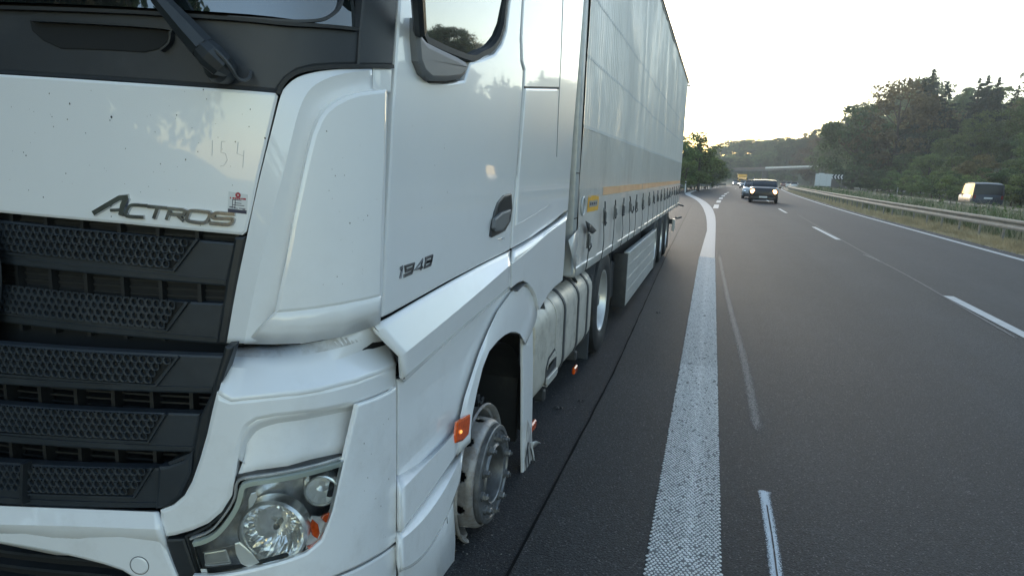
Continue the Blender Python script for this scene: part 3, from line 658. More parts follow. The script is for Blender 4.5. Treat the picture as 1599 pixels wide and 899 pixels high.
def slat(S, tl, tr, br, bl, ptl, ptr, pbr, pbl, d=0.0, mid=None):
    # top edge, step line under the holes, lower lip
    flat = [tl, tr, br, bl]
    o = plate('grille_slat', S, flat, M_grille, T, d=d, t=.03, edge=.003, sym=True)
    plate('perforation_backing', S, [ptl, ptr, pbr, pbl], M_dark, o, d=d + .0015, t=.001, edge=0, sym=False)
    k = .0
    perforated(S, 'perforated_panel', ptl, ptr, pbr, pbl, o, d + .0105)
    # frame strip below the holes
    bm = bmesh.new(); P = [S.hit(*q, d + .008) for q in ((pbl[0], pbl[1] + 4), (pbr[0] + 3, pbr[1] + 4), (ptr[0] + 6, ptr[1] - 1))]
    stroke(bm, P, .006, d - .002, d + .010); warp(bm, S); finish(bm, 'perforation_frame', M_grille, o)
    # lower lip
    bl_ = (bl[0], bl[1] - 14); br_ = (br[0] + 1, br[1] - 12)
    bm = bmesh.new(); P = [S.hit(*q, d) for q in ((bl[0], bl[1] - 11), (br[0] + 2, br[1] - 9))]; P = [(-a, b) for a, b in P[::-1]] + P
    stroke(bm, [tuple(q) for q in resample(P, 50)], .004, d - .004, d + .004); warp(bm, S); finish(bm, 'slat_crease', M_grille, o)
    return o
slat(A, (-10, 343), (368, 380), (352, 447), (-10, 410), (14, 349), (303, 374), (268, 419), (10, 391), -.012)
slat(A, (-10, 452), (349, 474), (340, 537), (-10, 501), (22, 447.5), (287, 472), (257, 512), (-6, 484), -.012)
slat(B, (-10, 536), (356, 556), (330, 614), (-10, 599), (-8, 538), (272, 558), (240, 598), (-8, 580), -.02)
slat(B, (-10, 630), (312, 646), (301, 706), (-10, 689), (-8, 632), (252, 647), (228, 686), (-8, 672), -.02)
slat(B, (-10, 721), (262, 731), (247, 793), (-10, 786), (37, 728), (232, 731), (206, 772), (36, 767), -.02)
M_rad = mat('radiator_plastic', (.009, .010, .011), .6, dirt=(.03, .026, .02), damt=.5)
bm = bmesh.new()
for s_ in np.arange(-1.05, 1.06, .105):
    box(bm, (s_ - .005, 1.15, -.05), (s_ + .005, 1.47, -.02))
for z in np.arange(1.16, 1.47, .018): box(bm, (-1.0, z, -.06), (1.0, z + .005, -.04))
gridcut(bm, A, .05, 5); warp(bm, A); finish(bm, 'radiator_grid', M_rad, T)
bm = bmesh.new()
for s_ in np.arange(-.9, .91, .105): box(bm, (s_ - .005, .62, -.10), (s_ + .005, 1.1, -.06))
for z in np.arange(.64, 1.1, .018): box(bm, (-.95, z, -.11), (.95, z + .005, -.09))
gridcut(bm, B, .05, 5); warp(bm, B); finish(bm, 'radiator_grid', M_rad, T)
# grille frame at the right-hand end
plate('grille_frame', A, [(366, 371), (384, 369), (376, 410), (366, 462), (353, 538), (338, 537), (352, 447)], M_black, T, d=-.004, t=.05, edge=.004)
plate('grille_frame', B, [(351, 541), (366, 540), (359, 560), (343, 605), (331, 640), (322, 680), (310, 720), (298, 752), (285, 775), (268, 789), (247, 794), (262, 722), (300, 706), (312, 650), (330, 614)], M_black, T, d=-.012, t=.05, edge=.004)
plate('grille_cheek', B, [(247, 729), (262, 728), (285, 720), (300, 704), (297, 740), (280, 775), (262, 790), (243, 794)], M_grille, T, d=.0, t=.03, edge=.004)
bm = bmesh.new(); P = [B.hit(*q) for q in ((36, 723), (35, 745), (34, 787))]; stroke(bm, P, .012, -.02, .004); warp(bm, B); finish(bm, 'grille_joint', M_black, T)
# star badge at the centre (only its rim reaches the frame)
zc_ = A.hit(0, 415)[1]; bm = bmesh.new(); cc = (XC, 1.262, float(zc_))
Mz = Matrix.Translation(cc) @ Matrix.Rotation(R(-90), 4, 'Z')
r1 = .272
lathe(bm, [(r1 - .03, 0), (r1 - .025, .018), (r1 - .008, .024), (r1, .012), (r1, -.03)], Mz, 64)
for k in range(3):
    a = R(90 + 120 * k); P = [Vector((XC, 1.245, zc_)), Vector((XC + math.cos(a) * (r1 - .02), 1.25, zc_ + math.sin(a) * (r1 - .02)))]; tube(bm, P, [.03, .004], 4)
finish(bm, 'round_badge', M_chrome, T)
bm = bmesh.new(); lathe(bm, [(r1, -.05), (r1 - .01, -.004), (0, -.004)], Mz, 48); finish(bm, 'badge_backing', M_grille, T)
bm = bmesh.new(); lathe(bm, [(r1 + .05, -.05), (r1 + .03, .0), (r1 + .002, .004), (r1, -.02)], Mz, 48); finish(bm, 'badge_surround', M_black, T)
# --- chromed lettering on the flap
def lp(seq): return [A.hit(130 + x / 5.92, 270 + y / 5.92) for x, y in seq]
def letter(strokes, w=.0085):
    bm = bmesh.new()
    for q, ww, cl in strokes: stroke(bm, [tuple(v) for v in spline(lp(q), 3, cl)] if len(q) > 5 else lp(q), ww, -.001, .0065, closed=cl, bev=.26)
    warp(bm, A); return finish(bm, 'badge_letter', M_badge, T, ang=10)
W1 = .0112
letter([([(105, 373), (215, 308), (345, 232), (430, 224)], .017, False), ([(415, 225), (378, 300), (360, 393)], .018, False), ([(262, 345), (350, 340)], .010, False)])
letter([([(597, 303), (480, 296), (440, 308), (418, 345), (404, 385), (440, 402), (572, 409)], W1, False)])
letter([([(603, 308), (780, 325)], W1, False), ([(700, 320), (662, 422)], W1 * 1.1, False)])
letter([([(785, 328), (925, 340), (958, 352), (930, 388), (812, 380)], W1, False), ([(812, 338), (778, 433)], W1, False), ([(880, 388), (940, 445)], W1, False)])
letter([([(1005, 350), (1140, 360), (1180, 372), (1165, 425), (1120, 460), (1000, 448), (965, 428), (980, 380)], W1, True)])
letter([([(1408, 382), (1250, 370), (1215, 385), (1208, 412), (1240, 420), (1370, 425), (1390, 440), (1350, 475), (1172, 462)], W1, False)])
# --- small paper sticker with print
stk = plate('paper_sticker', A, [(357, 299), (386.5, 304), (385.5, 332.5), (355.5, 328)], mat('sticker_paper', (.60, .61, .61), .4), T, d=.0012, t=.001, edge=.0)
M_ink = mat('dark_ink', (.03, .03, .06), .5); M_red = mat('red_ink', (.35, .03, .05), .5)
def ink(P, w, mt, S=A, d=.0015, parent=stk, nm='sticker_print'):
    bm = bmesh.new()
    for q in P: stroke(bm, [S.hit(*a) for a in q], w, d - .0005, d, bev=.05)
    warp(bm, S); return finish(bm, nm, mt, parent)
sp = lambda x, y: (340 + x / 17.98, 290 + y / 17.98)
ink([[sp(290, 690), sp(815, 745)]], .009, M_ink)
ink([[sp(x, 340 + (x - 350) * .09), sp(x + d_, 340 + (x + d_ - 350) * .09)] for x, d_ in ((350, 30), (420, 60), (490, 50), (550, 40), (600, 50), (665, 40), (715, 80))], .0045, M_red)
ink([[sp(x, y + (x - 350) * .09), sp(x + d_, y + (x + d_ - 350) * .09)] for x, y, d_ in ((430, 385, 70), (520, 385, 150), (480, 470, 190), (410, 530, 340), (330, 590, 170), (420, 590, 60), (340, 600, 60), (450, 620, 120), (600, 610, 180), (700, 640, 80))], .0017, M_ink)
ink([[sp(x, 380), sp(x - 12, 640)] for x in (425, 500)], .0016, M_ink)
bm = bmesh.new(); s0, z0 = A.hit(*sp(575, 265)); stroke(bm, [(s0 + .0045 * math.cos(a), z0 + .0045 * math.sin(a)) for a in np.linspace(0, 5.8, 16)], .005, .001, .0016, closed=True, bev=.05); warp(bm, A); finish(bm, 'sticker_emblem', M_red, stk)
# faint scrawled number on the flap and specks of tar
M_scr = mat('scrawl', (.55, .56, .57), .5)
ink([[(332, 219), (331, 243)]], .0011, M_scr, parent=hood, d=.001, nm='scrawled_stroke')
ink([[(352, 221), (346, 221), (345, 238), (352, 240), (355, 250), (350, 258), (344, 260)], [(372, 222), (370, 240), (381, 244)], [(381, 235), (379, 262)]], .0011, M_scr, parent=hood, d=.001, nm='scrawled_stroke')
bm = bmesh.new()
for k, (x, y, s) in enumerate([(174, 183, 3.2), (172, 188, 1.5), (276, 180, 1.6), (84, 198, 1.5), (37, 238, 1.6), (41, 243, 1.8), (103, 271, 1.6), (68, 308, 1.8), (251, 256, 1.6), (309, 237, 1.5), (391, 171, 1.5), (389, 198, 1.4), (414, 216, 2.4), (134, 208, 1.4), (45, 297, 1.4), (313, 352, 1.4), (174, 338, 1.6), (300, 200, 1), (220, 300, 1)]):
    a0, b0 = A.hit(x, y); r0 = s * .0008
    vs = [bm.verts.new((a0 + r0 * math.cos(q) * (.6 + .8 * random.random()), b0 + r0 * 1.4 * math.sin(q), .0008)) for q in np.linspace(0, 5.5, 7)]; bm.faces.new(vs)
warp(bm, A); tag(finish(bm, 'tar_specks', M_frame, hood), kind='stuff')
def specks(S, area, n, d, parent, sd):
    rg = np.random.default_rng(sd); bm = bmesh.new(); (x0_, y0_), (x1_, y1_) = area
    for _ in range(n):
        a0, b0 = S.hit(x0_ + (x1_ - x0_) * rg.random(), y0_ + (y1_ - y0_) * rg.random(), d); r0 = .0006 + .0016 * rg.random() ** 4
        bm.faces.new([bm.verts.new((a0 + r0 * math.cos(q) * (.6 + .8 * rg.random()), b0 + r0 * 1.5 * math.sin(q), d)) for q in np.linspace(0, 5.4, 6)])
    warp(bm, S); tag(finish(bm, 'road_film_specks', M_speck, parent), kind='stuff')
M_speck = mat('fly_specks', (.13, .11, .09), .8, var=.4, vscale=90)
specks(A, ((5, 130), (380, 330)), 45, .0008, hood, 1)
specks(A, ((500, 200), (590, 450)), 22, .0463, defl, 2)
specks(A, ((630, 140), (795, 380)), 24, .0008, door, 3)

# ================================================================ bumper corner, headlight
up2 = [(362, 541), (400, 539), (470, 537.5), (530, 527), (560, 518), (583, 509), (598, 508)]
rd = [(343, 606), (359, 619), (420, 613), (470, 608), (501, 603), (560, 588), (595, 575), (619, 563)]
rd2 = [(340, 614), (360, 626), (420, 620), (470, 615), (501, 610), (560, 595), (595, 582), (619.5, 570)]
bc = loft('bumper_corner', [row(A, up2, -.02), row(B, [(353, 572), (420, 578), (480, 572), (530, 560), (575, 543), (608, 534)], -.05), row(B, rd, -.002), row(B, rd2, .004)], M_white, T, 34, t=.015, crease=[2])
dm = bpy.data.materials.new('dust_film'); dm.use_nodes = True; N_ = dm.node_tree.nodes; L_n = dm.node_tree.links; q_ = N_['Principled BSDF']; q_.inputs['Base Color'].default_value = (.36, .29, .22, 1); q_.inputs['Roughness'].default_value = .9
tc_ = N_.new('ShaderNodeTexCoord'); nn_ = N_.new('ShaderNodeTexNoise'); nn_.inputs['Scale'].default_value = 9; nn_.inputs['Detail'].default_value = 8; nn_.inputs['Roughness'].default_value = .65; L_n.new(tc_.outputs['Object'], nn_.inputs[0]); mr_ = N_.new('ShaderNodeMapRange'); mr_.inputs[1].default_value = .44; mr_.inputs[2].default_value = .72; mr_.inputs[4].default_value = .55; L_n.new(nn_.outputs[0], mr_.inputs[0]); L_n.new(mr_.outputs[0], q_.inputs['Alpha'])
r_a = resample(row(A, up2, -.02), 30); r_b = resample(row(B, [(353, 572), (420, 578), (480, 572), (530, 560), (575, 543), (608, 534)], -.05), 30)
loft('dust_film', [[p + np.array((0, -.002, .003)) for p in r_a], [p * .45 + q * .55 + np.array((.0, -.003, .0035)) for p, q in zip(r_a, r_b)]], dm, bc, 30, t=0)
main = [(338, 612), (345, 620), (360, 625), (420, 619), (470, 614), (501, 609), (560, 594), (595, 581), (620, 570), (620, 603), (590, 617), (556, 629), (473, 645), (430, 650), (400, 656), (386, 666), (377, 685), (371, 715), (366, 746), (361, 775), (345, 800), (325, 817), (300, 828), (272, 836), (258, 838), (251, 820), (249, 797), (270, 789), (287, 774), (299, 752), (311, 718), (322, 680), (331, 640)]
plate('bumper_corner_face', B, main, M_white, bc, d=0, t=.05, edge=.006)
loft('bumper_recess', [row(B, [(372, 715), (378, 685), (387, 666), (402, 656), (430, 650), (473, 645), (556, 629), (605, 612)], -.006), row(B, [(380, 722), (386, 692), (397, 675), (412, 666), (435, 660), (473, 655), (556, 639), (605, 622)], -.034),
                       row(B, [(362, 760), (368, 751), (372, 748), (380, 745), (400, 741), (450, 734), (540, 712), (600, 694)], -.02), ], M_white, bc, 34, t=.012, sub=[2, 3])
cov = plate('headlight_side_cover', B, [(559, 631.5), (590, 621), (611, 611), (619.5, 604), (620, 700), (620, 845), (600, 860), (570, 878), (535, 894), (480, 914), (430, 928), (330, 935), (300, 899), (330, 899), (366, 894), (420, 882), (479, 863), (503, 843), (512, 820), (520, 796), (529, 756), (540, 712), (550, 670)], M_white, T, d=.012, t=.014, edge=.004)
specks(B, ((560, 650), (610, 840)), 26, .0128, cov, 4)
plate('lower_corner', B, [(620, 849), (600, 864), (570, 882), (535, 898), (480, 918), (430, 933), (330, 945), (330, 1010), (560, 1010), (620, 1000)], M_white, T, d=.008, t=.05, edge=.004)
# centre bumper
loft('front_bumper', [row(B, [(-10, 786), (120, 791), (247, 796)], -.03), row(B, [(-10, 789), (120, 794), (248, 799)], -.008), row(B, [(-10, 818), (120, 821), (250, 826)], .012),
                      row(B, [(-10, 846), (89, 866), (262, 868)], .0), ], M_white, T, 30, t=.02)
plate('front_bumper', B, [(-10, 820), (249, 825), (252, 840), (262, 868), (275, 899), (290, 950), (232, 950), (215, 912), (206, 901), (190, 891), (160, 881), (125, 872), (89, 864), (40, 855), (-10, 847)], M_white, T, d=.006, t=.03, edge=.005)
bm = bmesh.new(); s0, z0 = B.hit(220, 880); ru = .0245
ci = lambda r: [(s0 + r * math.cos(a), z0 + r * math.sin(a)) for a in np.linspace(0, 2 * math.pi, 32, endpoint=False)]
stroke(bm, ci(ru), .0022, .004, .0070, closed=True, bev=.1); warp(bm, B); finish(bm, 'tow_cover_gap', M_mirror, T)
plate('tow_cover', B, None, M_white, T, d=.0085, t=.006, edge=.002, flat_pts=ci(ru - .0012))
# lower mouth of the bumper
plate('lower_grille', B, [(-10, 840), (100, 860), (220, 895), (240, 960), (-10, 960)], M_dark, T, d=-.06, t=.01, edge=0, sym=True)
for k in range(3):
    bm = bmesh.new(); P = [B.hit(*q) for q in ((-10, 872 + 22 * k), (150, 888 + 22 * k), (215, 905 + 22 * k))]; P = [(-a, b) for a, b in P[::-1]] + P; stroke(bm, [tuple(q) for q in resample(P, 30)], .012, -.06, -.035); warp(bm, B); finish(bm, 'lower_slat', M_black, T)
# fog-lamp filler between the bumper and the headlight
plate('black_filler', B, [(258.5, 842), (287, 841), (300, 880), (312, 915), (282, 915), (268, 875)], M_black, T, d=-.004, t=.03, edge=.003)
HLP = [(366, 749), (380, 745.5), (400, 741.5), (450, 734.5), (495, 725), (540, 713), (531, 756), (522, 796), (514, 822), (503, 844), (479, 864), (420, 883), (366, 895), (305, 901), (296, 875), (287, 841), (300, 836), (320, 826), (342, 808), (357, 786), (362, 768)]
hl = plate('headlight', B, HLP, M_black, T, d=-.098, t=.02, edge=.002)
bm = bmesh.new(); P = [B.hit(*q) for q in HLP]; stroke(bm, P, .009, -.035, -.012, closed=True, bev=.3); gridcut(bm, B); warp(bm, B); finish(bm, 'lamp_gasket', M_black, hl)
inner = [(374, 757), (384, 752), (405, 748), (450, 741), (495, 731), (537, 719), (529, 756), (520, 796), (511, 820), (500, 841), (476, 860), (418, 878), (366, 889), (314, 894), (306, 870), (301, 847), (318, 842), (335, 832), (352, 814), (366, 790), (371, 771)]
M_refl = mat('lamp_housing', (.78, .785, .78), .25, metal=.75, var=.25, vscale=30)
M_lampc = mat('lamp_chrome', (.95, .95, .94), .10, metal=.8, coat=.5)
M_bright = mat('lamp_shine_white', (.85, .86, .86), .18, metal=.35, coat=.6)  # mostly white: bright reflections of the lamp facets put into the colour
M_refd = mat('lamp_bezel', (.20, .205, .205), .25, metal=.7)
plate('lamp_housing', B, inner, M_refl, hl, d=-.085, t=.01, edge=.001)
# daytime light guide along the top and inner edge
gd = spline([B.hit(*q) for q in ((535, 723), (495, 735), (450, 745.5), (405, 752.5), (384, 757), (378, 763), (374, 780), (368, 795), (355, 815), (338, 834), (320, 844), (302, 849))], 4)
bm = bmesh.new(); stroke(bm, gd, .016, -.012, .003, bev=.25); warp(bm, B); finish(bm, 'light_guide', mat('light_guide', (.48, .52, .47), .22, coat=.6), hl)
bm = bmesh.new(); gd2 = spline([B.hit(*q) for q in ((537, 714.5), (495, 727), (450, 737), (404, 744), (376, 749), (368, 757), (366, 775), (358, 792), (343, 813), (326, 830), (296, 842))], 4); stroke(bm, gd2, .006, -.012, -.001, bev=.2); warp(bm, B); finish(bm, 'light_guide_trim', M_refl, hl)
def fw(c, ax=R(-72)): return Matrix.Translation(Vector(c)) @ Matrix.Rotation(ax, 4, 'Z')
pc = p3(B, 427, 829, -.035); rb = abs(p3(B, 427, 785, -.01)[2] - p3(B, 427, 874, -.01)[2]) / 2
bm = bmesh.new(); lathe(bm, [(rb * 1.16, -.03), (rb * 1.14, .008), (rb * 1.05, .014), (rb * 1.0, .008), (rb * .985, -.004)], fw(pc), 56); finish(bm, 'lamp_ring', M_refl, hl, ang=40)
# faceted bowl
bm = bmesh.new(); NA = 44; prof = [(rb * .985, -.004), (rb * .9, -.02), (rb * .74, -.038), (rb * .55, -.052), (rb * .36, -.062), (rb * .18, -.068), (rb * .06, -.070)]
rings = []
Mx = fw(pc)
for i, (rad, ax) in enumerate(prof):
    rings.append([bm.verts.new(Mx @ Vector((ax + (.004 if (k + i) % 2 else -.003) * (1 if 0 < i < 5 else 0), rad * math.cos(2 * math.pi * k / NA), rad * math.sin(2 * math.pi * k / NA)))) for k in range(NA)])
for i in range(len(prof) - 1):
    for k in range(NA): bm.faces.new((rings[i][k], rings[i][(k + 1) % NA], rings[i + 1][(k + 1) % NA], rings[i + 1][k]))
bm.faces.new(rings[-1])
finish(bm, 'lamp_reflector', M_lampc, hl, smoothed=False)
bm = bmesh.new(); lathe(bm, [(.009, -.06), (.009, -.024), (.006, -.018), (0, -.017)], Mx, 16); finish(bm, 'bulb_cap', M_refd, hl)
bm = bmesh.new(); lathe(bm, [(rb * .98, -.012), (rb * .70, -.034)], Mx, 24, R(60), R(130)); finish(bm, 'lamp_shade_facet', M_refl, hl)
pc2 = p3(B, 502, 765, -.028); rb2 = abs(p3(B, 507, 743, -.01)[2] - p3(B, 507, 787, -.01)[2]) / 2
M2 = fw(pc2, R(-62))
bm = bmesh.new(); lathe(bm, [(rb2 * 1.25, -.03), (rb2 * 1.2, -.012), (rb2 * 1.12, .006), (rb2 * 1.02, .008), (rb2, -.002)], M2, 40, ); finish(bm, 'lamp_ring', M_refl, hl, ang=40)
bm = bmesh.new(); lathe(bm, [(rb2, -.002), (rb2 * .8, -.02), (rb2 * .5, -.034), (rb2 * .2, -.04), (0, -.04)], M2, 20); finish(bm, 'lamp_reflector', M_bright, hl, smoothed=False)
plate('turn_indicator', B, [(487, 805), (500, 806), (514, 801), (518, 797), (513, 818), (503, 838), (490, 850), (478, 857), (482, 840), (483, 822)], M_bright, hl, d=-.003, t=.004, edge=.002)
for q, m_ in (([(489, 811), (497, 818), (500, 832), (496, 841), (489, 836), (485, 822)], M_orange), ([(506, 804), (515, 800), (518, 800), (515, 815), (508, 815), (503, 809)], M_orange), ([(480, 853), (490, 850), (502, 840), (496, 850), (484, 860)], M_orange)):
    plate('indicator_lens', B, q, m_, hl, d=.004, t=.006, edge=.0015)
plate('chrome_facet', B, [(366, 848), (374, 846), (392, 862), (405, 878), (388, 886), (376, 880), (368, 864)], M_bright, hl, d=-.003, t=.003, edge=.002)
plate('chrome_facet', B, [(392, 770), (400, 768), (402, 776), (394, 790), (388, 794), (388, 780)], M_bright, hl, d=-.003, t=.003, edge=.001)
plate('chrome_facet', B, [(313, 888), (322, 888), (324, 895), (314, 896)], M_bright, hl, d=-.003, t=.003, edge=.001)
plate('marker_lens', B, [(318, 863), (352, 857), (358, 872), (360, 880), (320, 884)], M_refl, hl, d=-.003, t=.003, edge=.002)
ink([[(316, 862), (370, 850)], [(319, 881), (362, 876)]], .0016, M_refl, S=B, d=-.001, parent=hl, nm='housing_rib')
# clear cover
lens = bpy.data.materials.new('clear_lens'); lens.use_nodes = True; nt = lens.node_tree; nt.nodes.clear()
o_ = nt.nodes.new('ShaderNodeOutputMaterial'); mx = nt.nodes.new('ShaderNodeMixShader'); tr = nt.nodes.new('ShaderNodeBsdfTransparent'); gl = nt.nodes.new('ShaderNodeBsdfGlossy'); fr = nt.nodes.new('ShaderNodeFresnel')
tr.inputs[0].default_value = (.93, .95, .95, 1); gl.inputs['Roughness'].default_value = .02; fr.inputs[0].default_value = 1.5
nt.links.new(fr.outputs[0], mx.inputs[0]); nt.links.new(tr.outputs[0], mx.inputs[1]); nt.links.new(gl.outputs[0], mx.inputs[2]); nt.links.new(mx.outputs[0], o_.inputs[0])
plate('lens_cover', B, inner, lens, hl, d=.010, t=.003, edge=.001)
# upper cab beyond the frame: roof and rear wall
core('roof_shell', A, sY(A, 3.96), 3.0, 3.75, -.02, M_white)
def rebase(t, loc):
    loc = Vector(loc); t.location = loc
    for c in t.children: c.location = c.location - loc
rebase(T, (XC, 3.2, 0))
# ================================================================ THE CURTAIN-SIDED TRAILER
TR = thing('curtain_trailer', 'grey curtain-sided semi-trailer with buckled straps coupled behind the white cab', 'trailer')
Yf = float(onp(905, 240, 0, XS)[1]); Yr = float(onp(1067, 215, 0, XS)[1])
ZT = 3.865; ZB = 1.0; XL = 2 * XC - XS
def zat(px, py): return float(onp(px, py, 0, XS)[2])
# front corner post, header board
obox('front_post', (XS - .10, Yf - .085, .93), (XS + .004, Yf + .03, ZT - .05), M_trframe, TR, .018, 2)
obox('front_post', (XL - .004, Yf - .085, .93), (XL + .10, Yf + .03, ZT - .05), M_trframe, TR, .018, 2)
obox('front_wall', (XL + .1, Yf - .06, .93), (XS - .1, Yf - .02, ZT - .05), M_trframe, TR, .004)
for z_ in (1.62, 1.32): obox('post_joint', (XS - .02, Yf - .075, z_), (XS + .006, Yf + .0, z_ + .008), M_frame, TR, 0)
obox('roof_rail', (XS - .08, Yf - .08, ZT - .075), (XS + .028, Yr + .02, ZT - .005), M_trframe, TR, .012, 2)
obox('roof_rail', (XL - .028, Yf - .08, ZT - .075), (XL + .08, Yr + .02, ZT - .005), M_trframe, TR, .012, 2)
obox('roof_gutter', (XS + .028, Yf - .06, ZT - .055), (XS + .042, Yr, ZT - .035), M_frame, TR, .003)
obox('roof', (XL, Yf - .08, ZT - .01), (XS, Yr + .02, ZT + .02), M_trframe, TR, .008)
obox('rear_door', (XL + .03, Yr - .03, .95), (XC - .006, Yr + .01, ZT - .06), M_trframe, TR, .005)
obox('rear_door', (XC + .006, Yr - .03, .95), (XS - .03, Yr + .01, ZT - .06), M_trframe, TR, .005)
obox('rear_post', (XS - .1, Yr - .06, .93), (XS + .004, Yr + .02, ZT - .05), M_trframe, TR, .01)
obox('rear_post', (XL - .004, Yr - .06, .93), (XL + .1, Yr + .02, ZT - .05), M_trframe, TR, .01)
obox('floor_frame', (XL + .05, Yf - .05, 1.0), (XS - .05, Yr, 1.12), M_frame, TR, 0)
obox('roof_corner_spur', (XS + .01, Yr - .02, ZT - .12), (XS + .07, Yr + .10, ZT - .09), M_trframe, TR, .006)
# curtain: rippled cloth sheet
sills = [Yf + .035, Yr - .05]
strapsY = [float(onp(px, py, 0, XS)[1]) for px, py in ((912, 345), (937, 330), (954, 325), (967.5, 320), (978.5, 318), (988.5, 315), (999, 312), (1009, 310))]
dlt = (strapsY[-1] - strapsY[-4]) / 3
while strapsY[-1] + dlt < Yr - .2: strapsY.append(strapsY[-1] + dlt)
def cloth(y, z):
    ph = (y - Yf) / .085
    amp = .011 + .011 * noise.noise(Vector((y * .7, z * .5, 3)))
    d = amp * math.sin(2 * math.pi * (ph + .6 * noise.noise(Vector((y * .9, z * .25, 0))))) * smooth((z - 1.35) / .8)
    d += .011 * noise.noise(Vector((y * 2.6, z * .5, 7))) + .008 * noise.noise(Vector((y * 1.4, z * .3, 27))) + .012 * noise.noise(Vector((y * .8, z * .5, 17)))
    # pulled in at every strap low down
    low = smooth((1.7 - z) / .7)
    if low > 0:
        k = min(abs(y - s) for s in strapsY); d += low * (.010 * min(1, k / .2) - .004)
        d += low * .006 * noise.noise(Vector((y * 5, z * 5, 30)))
    d += .004 * noise.noise(Vector((y * 7, z * 5, 11)))
    return d
def curtain(nm, z0, z1, mt, nz_):
    ny = int((sills[1] - sills[0]) / .021); V = []; Fc = []
    ys = np.linspace(sills[0], sills[1], ny); zs = np.linspace(z0, z1, nz_)
    for y in ys:
        for z in zs: V.append((XS + .006 + cloth(y, z), y, z))
    for i in range(ny - 1):
        for j in range(nz_ - 1):
            a = i * nz_ + j; Fc.append((a, a + nz_, a + nz_ + 1, a + 1))
    return raw(nm, V, Fc, mt, TR, True)
zs1 = zat(908, 196)
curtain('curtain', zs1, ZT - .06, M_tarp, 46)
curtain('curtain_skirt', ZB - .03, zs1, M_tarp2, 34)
obox('curtain_lining', (XS - .03, Yf, ZB), (XS - .022, Yr, ZT - .06), M_dark, TR, 0)
obox('far_curtain', (XL - .004, Yf, ZB), (XL + .01, Yr - .05, ZT - .06), M_tarp, TR, 0)
def band(nm, z0, w, mt, y0=None, y1=None, off=.0025, dz=0.0, par=None):
    y0 = y0 or sills[0]; y1 = y1 or sills[1]; ny = max(3, int((y1 - y0) / .021)); V = []; Fc = []
    for y in np.linspace(y0, y1, ny):
        zz = z0 + dz * (y - y0)
        for z in (zz, zz + w): V.append((XS + .006 + cloth(y, z) + off, y, z))
    for i in range(ny - 1): Fc.append((2 * i, 2 * i + 2, 2 * i + 3, 2 * i + 1))
    return raw(nm, V, Fc, mt, par or TR, True)
band('curtain_seam', zs1 - .012, .022, M_seam)
band('curtain_seam', zat(912, 86), .020, M_seam)
band('curtain_seam', zat(930, 2), .020, M_seam)
yt = float(onp(940, 296, 0, XS)[1])
band('reflective_tape', 1.452, .066, M_tapeg, sills[0] + .03, yt - .01)
yg = float(onp(1001, 288, 0, XS)[1])
band('reflective_tape', 1.452, .066, M_tape, yt, yg - .05)
band('reflective_tape', 1.452, .066, M_tape, yg + .05, Yr - .12)
# bottom rail
bm = bmesh.new(); box(bm, (XS - .06, Yf - .02, ZB - .085), (XS + .022, Yr, ZB - .012), .016, 3); finish(bm, 'bottom_rail', mat('rail_alu', (.52, .52, .5), .35, metal=.5, var=.15, vscale=7, dirt=(.25, .23, .2), damt=.6, stretch=(1, .5, 1)), TR)
# torn lower front corner of the curtain
bm = bmesh.new(); P = [onp(887, 375, 0, XS + .015), onp(905, 355, 0, XS + .02), onp(899, 400, 0, XS + .03), onp(898, 425, 0, XS + .03)]
vs = [bm.verts.new(p) for p in P]; bm.faces.new(vs); o = finish(bm, 'curtain_corner', M_tapeg, TR); m_ = o.modifiers.new('t', 'SOLIDIFY'); m_.thickness = .004
# straps with buckles
bme = None
for k, y in enumerate(strapsY):
    xx = XS + .032; zt_ = 1.335 if k else 1.20
    if k < 3 or True:
        bm = bmesh.new(); sw = .03 * math.sin(k * 2.3) + .02 * math.sin(k * 5.1)
        P = [(xx - .006, y + .0, zt_), (xx + .004, y - .003, 1.2), (xx + .012, y - .008 + sw, 1.1), (xx + .010, y - .02 + sw, ZB), (xx + .002, y - .03, ZB - .07)]
        prev = None
        for q in [tuple(v) for v in spline(P, 3)]:
            cur = [bm.verts.new((q[0], q[1] - .015, q[2])), bm.verts.new((q[0], q[1] + .015, q[2]))]
            if prev: bm.faces.new((prev[0], prev[1], cur[1], cur[0]))
            prev = cur
        st = finish(bm, 'curtain_strap', M_rubber, TR); m_ = st.modifiers.new('t', 'SOLIDIFY'); m_.thickness = .003
        if bme is None:
            bm = bmesh.new(); box(bm, (0, -.018, -.13), (.012, .018, .0), .004); box(bm, (.012, -.014, -.11), (.028, .014, -.03), .005); tube(bm, [(.014, -.022, -.02), (.014, .022, -.02)], .006, 6)
            bk = finish(bm, 'buckle', M_hub, st); bme = bk.data
            bm = bmesh.new(); tube(bm, [(.008, 0, .05), (.012, 0, -.02), (.016, 0, -.13), (.02, 0, -.15), (.03, .03, -.12), (.02, .06, -.10)], .006, 5); he = finish(bm, 'strap_end', M_rubber, st); hme = he.data
        else:
            bk = link('buckle', bme, st); he = link('strap_end', hme, st)
            he.rotation_euler = (R(35 * math.sin(k * 3.7)), 0, R(10 * math.sin(k)))
        for q in (bk, he): q.location = (xx - .004, y, zt_ + .02)
# front tension ring and pulled-out strap tail
bm = bmesh.new(); c = onp(908, 322, 0, XS + .03); tube(bm, [(c[0] + .01, c[1] + .055 * math.cos(a), c[2] + .06 * math.sin(a)) for a in np.linspace(0, 2 * math.pi, 20)], .008, 6, cap=False); finish(bm, 'tension_ring', M_trframe, TR)
bm = bmesh.new(); P = [onp(*q, 0, XS + .035) for q in ((914, 345), (922, 350), (931, 360), (925, 365), (918, 362))]; vs = [bm.verts.new(p) for p in P]; bm.faces.new(vs); o = finish(bm, 'strap_tail', M_rubber, TR); o.modifiers.new('t', 'SOLIDIFY').thickness = .004
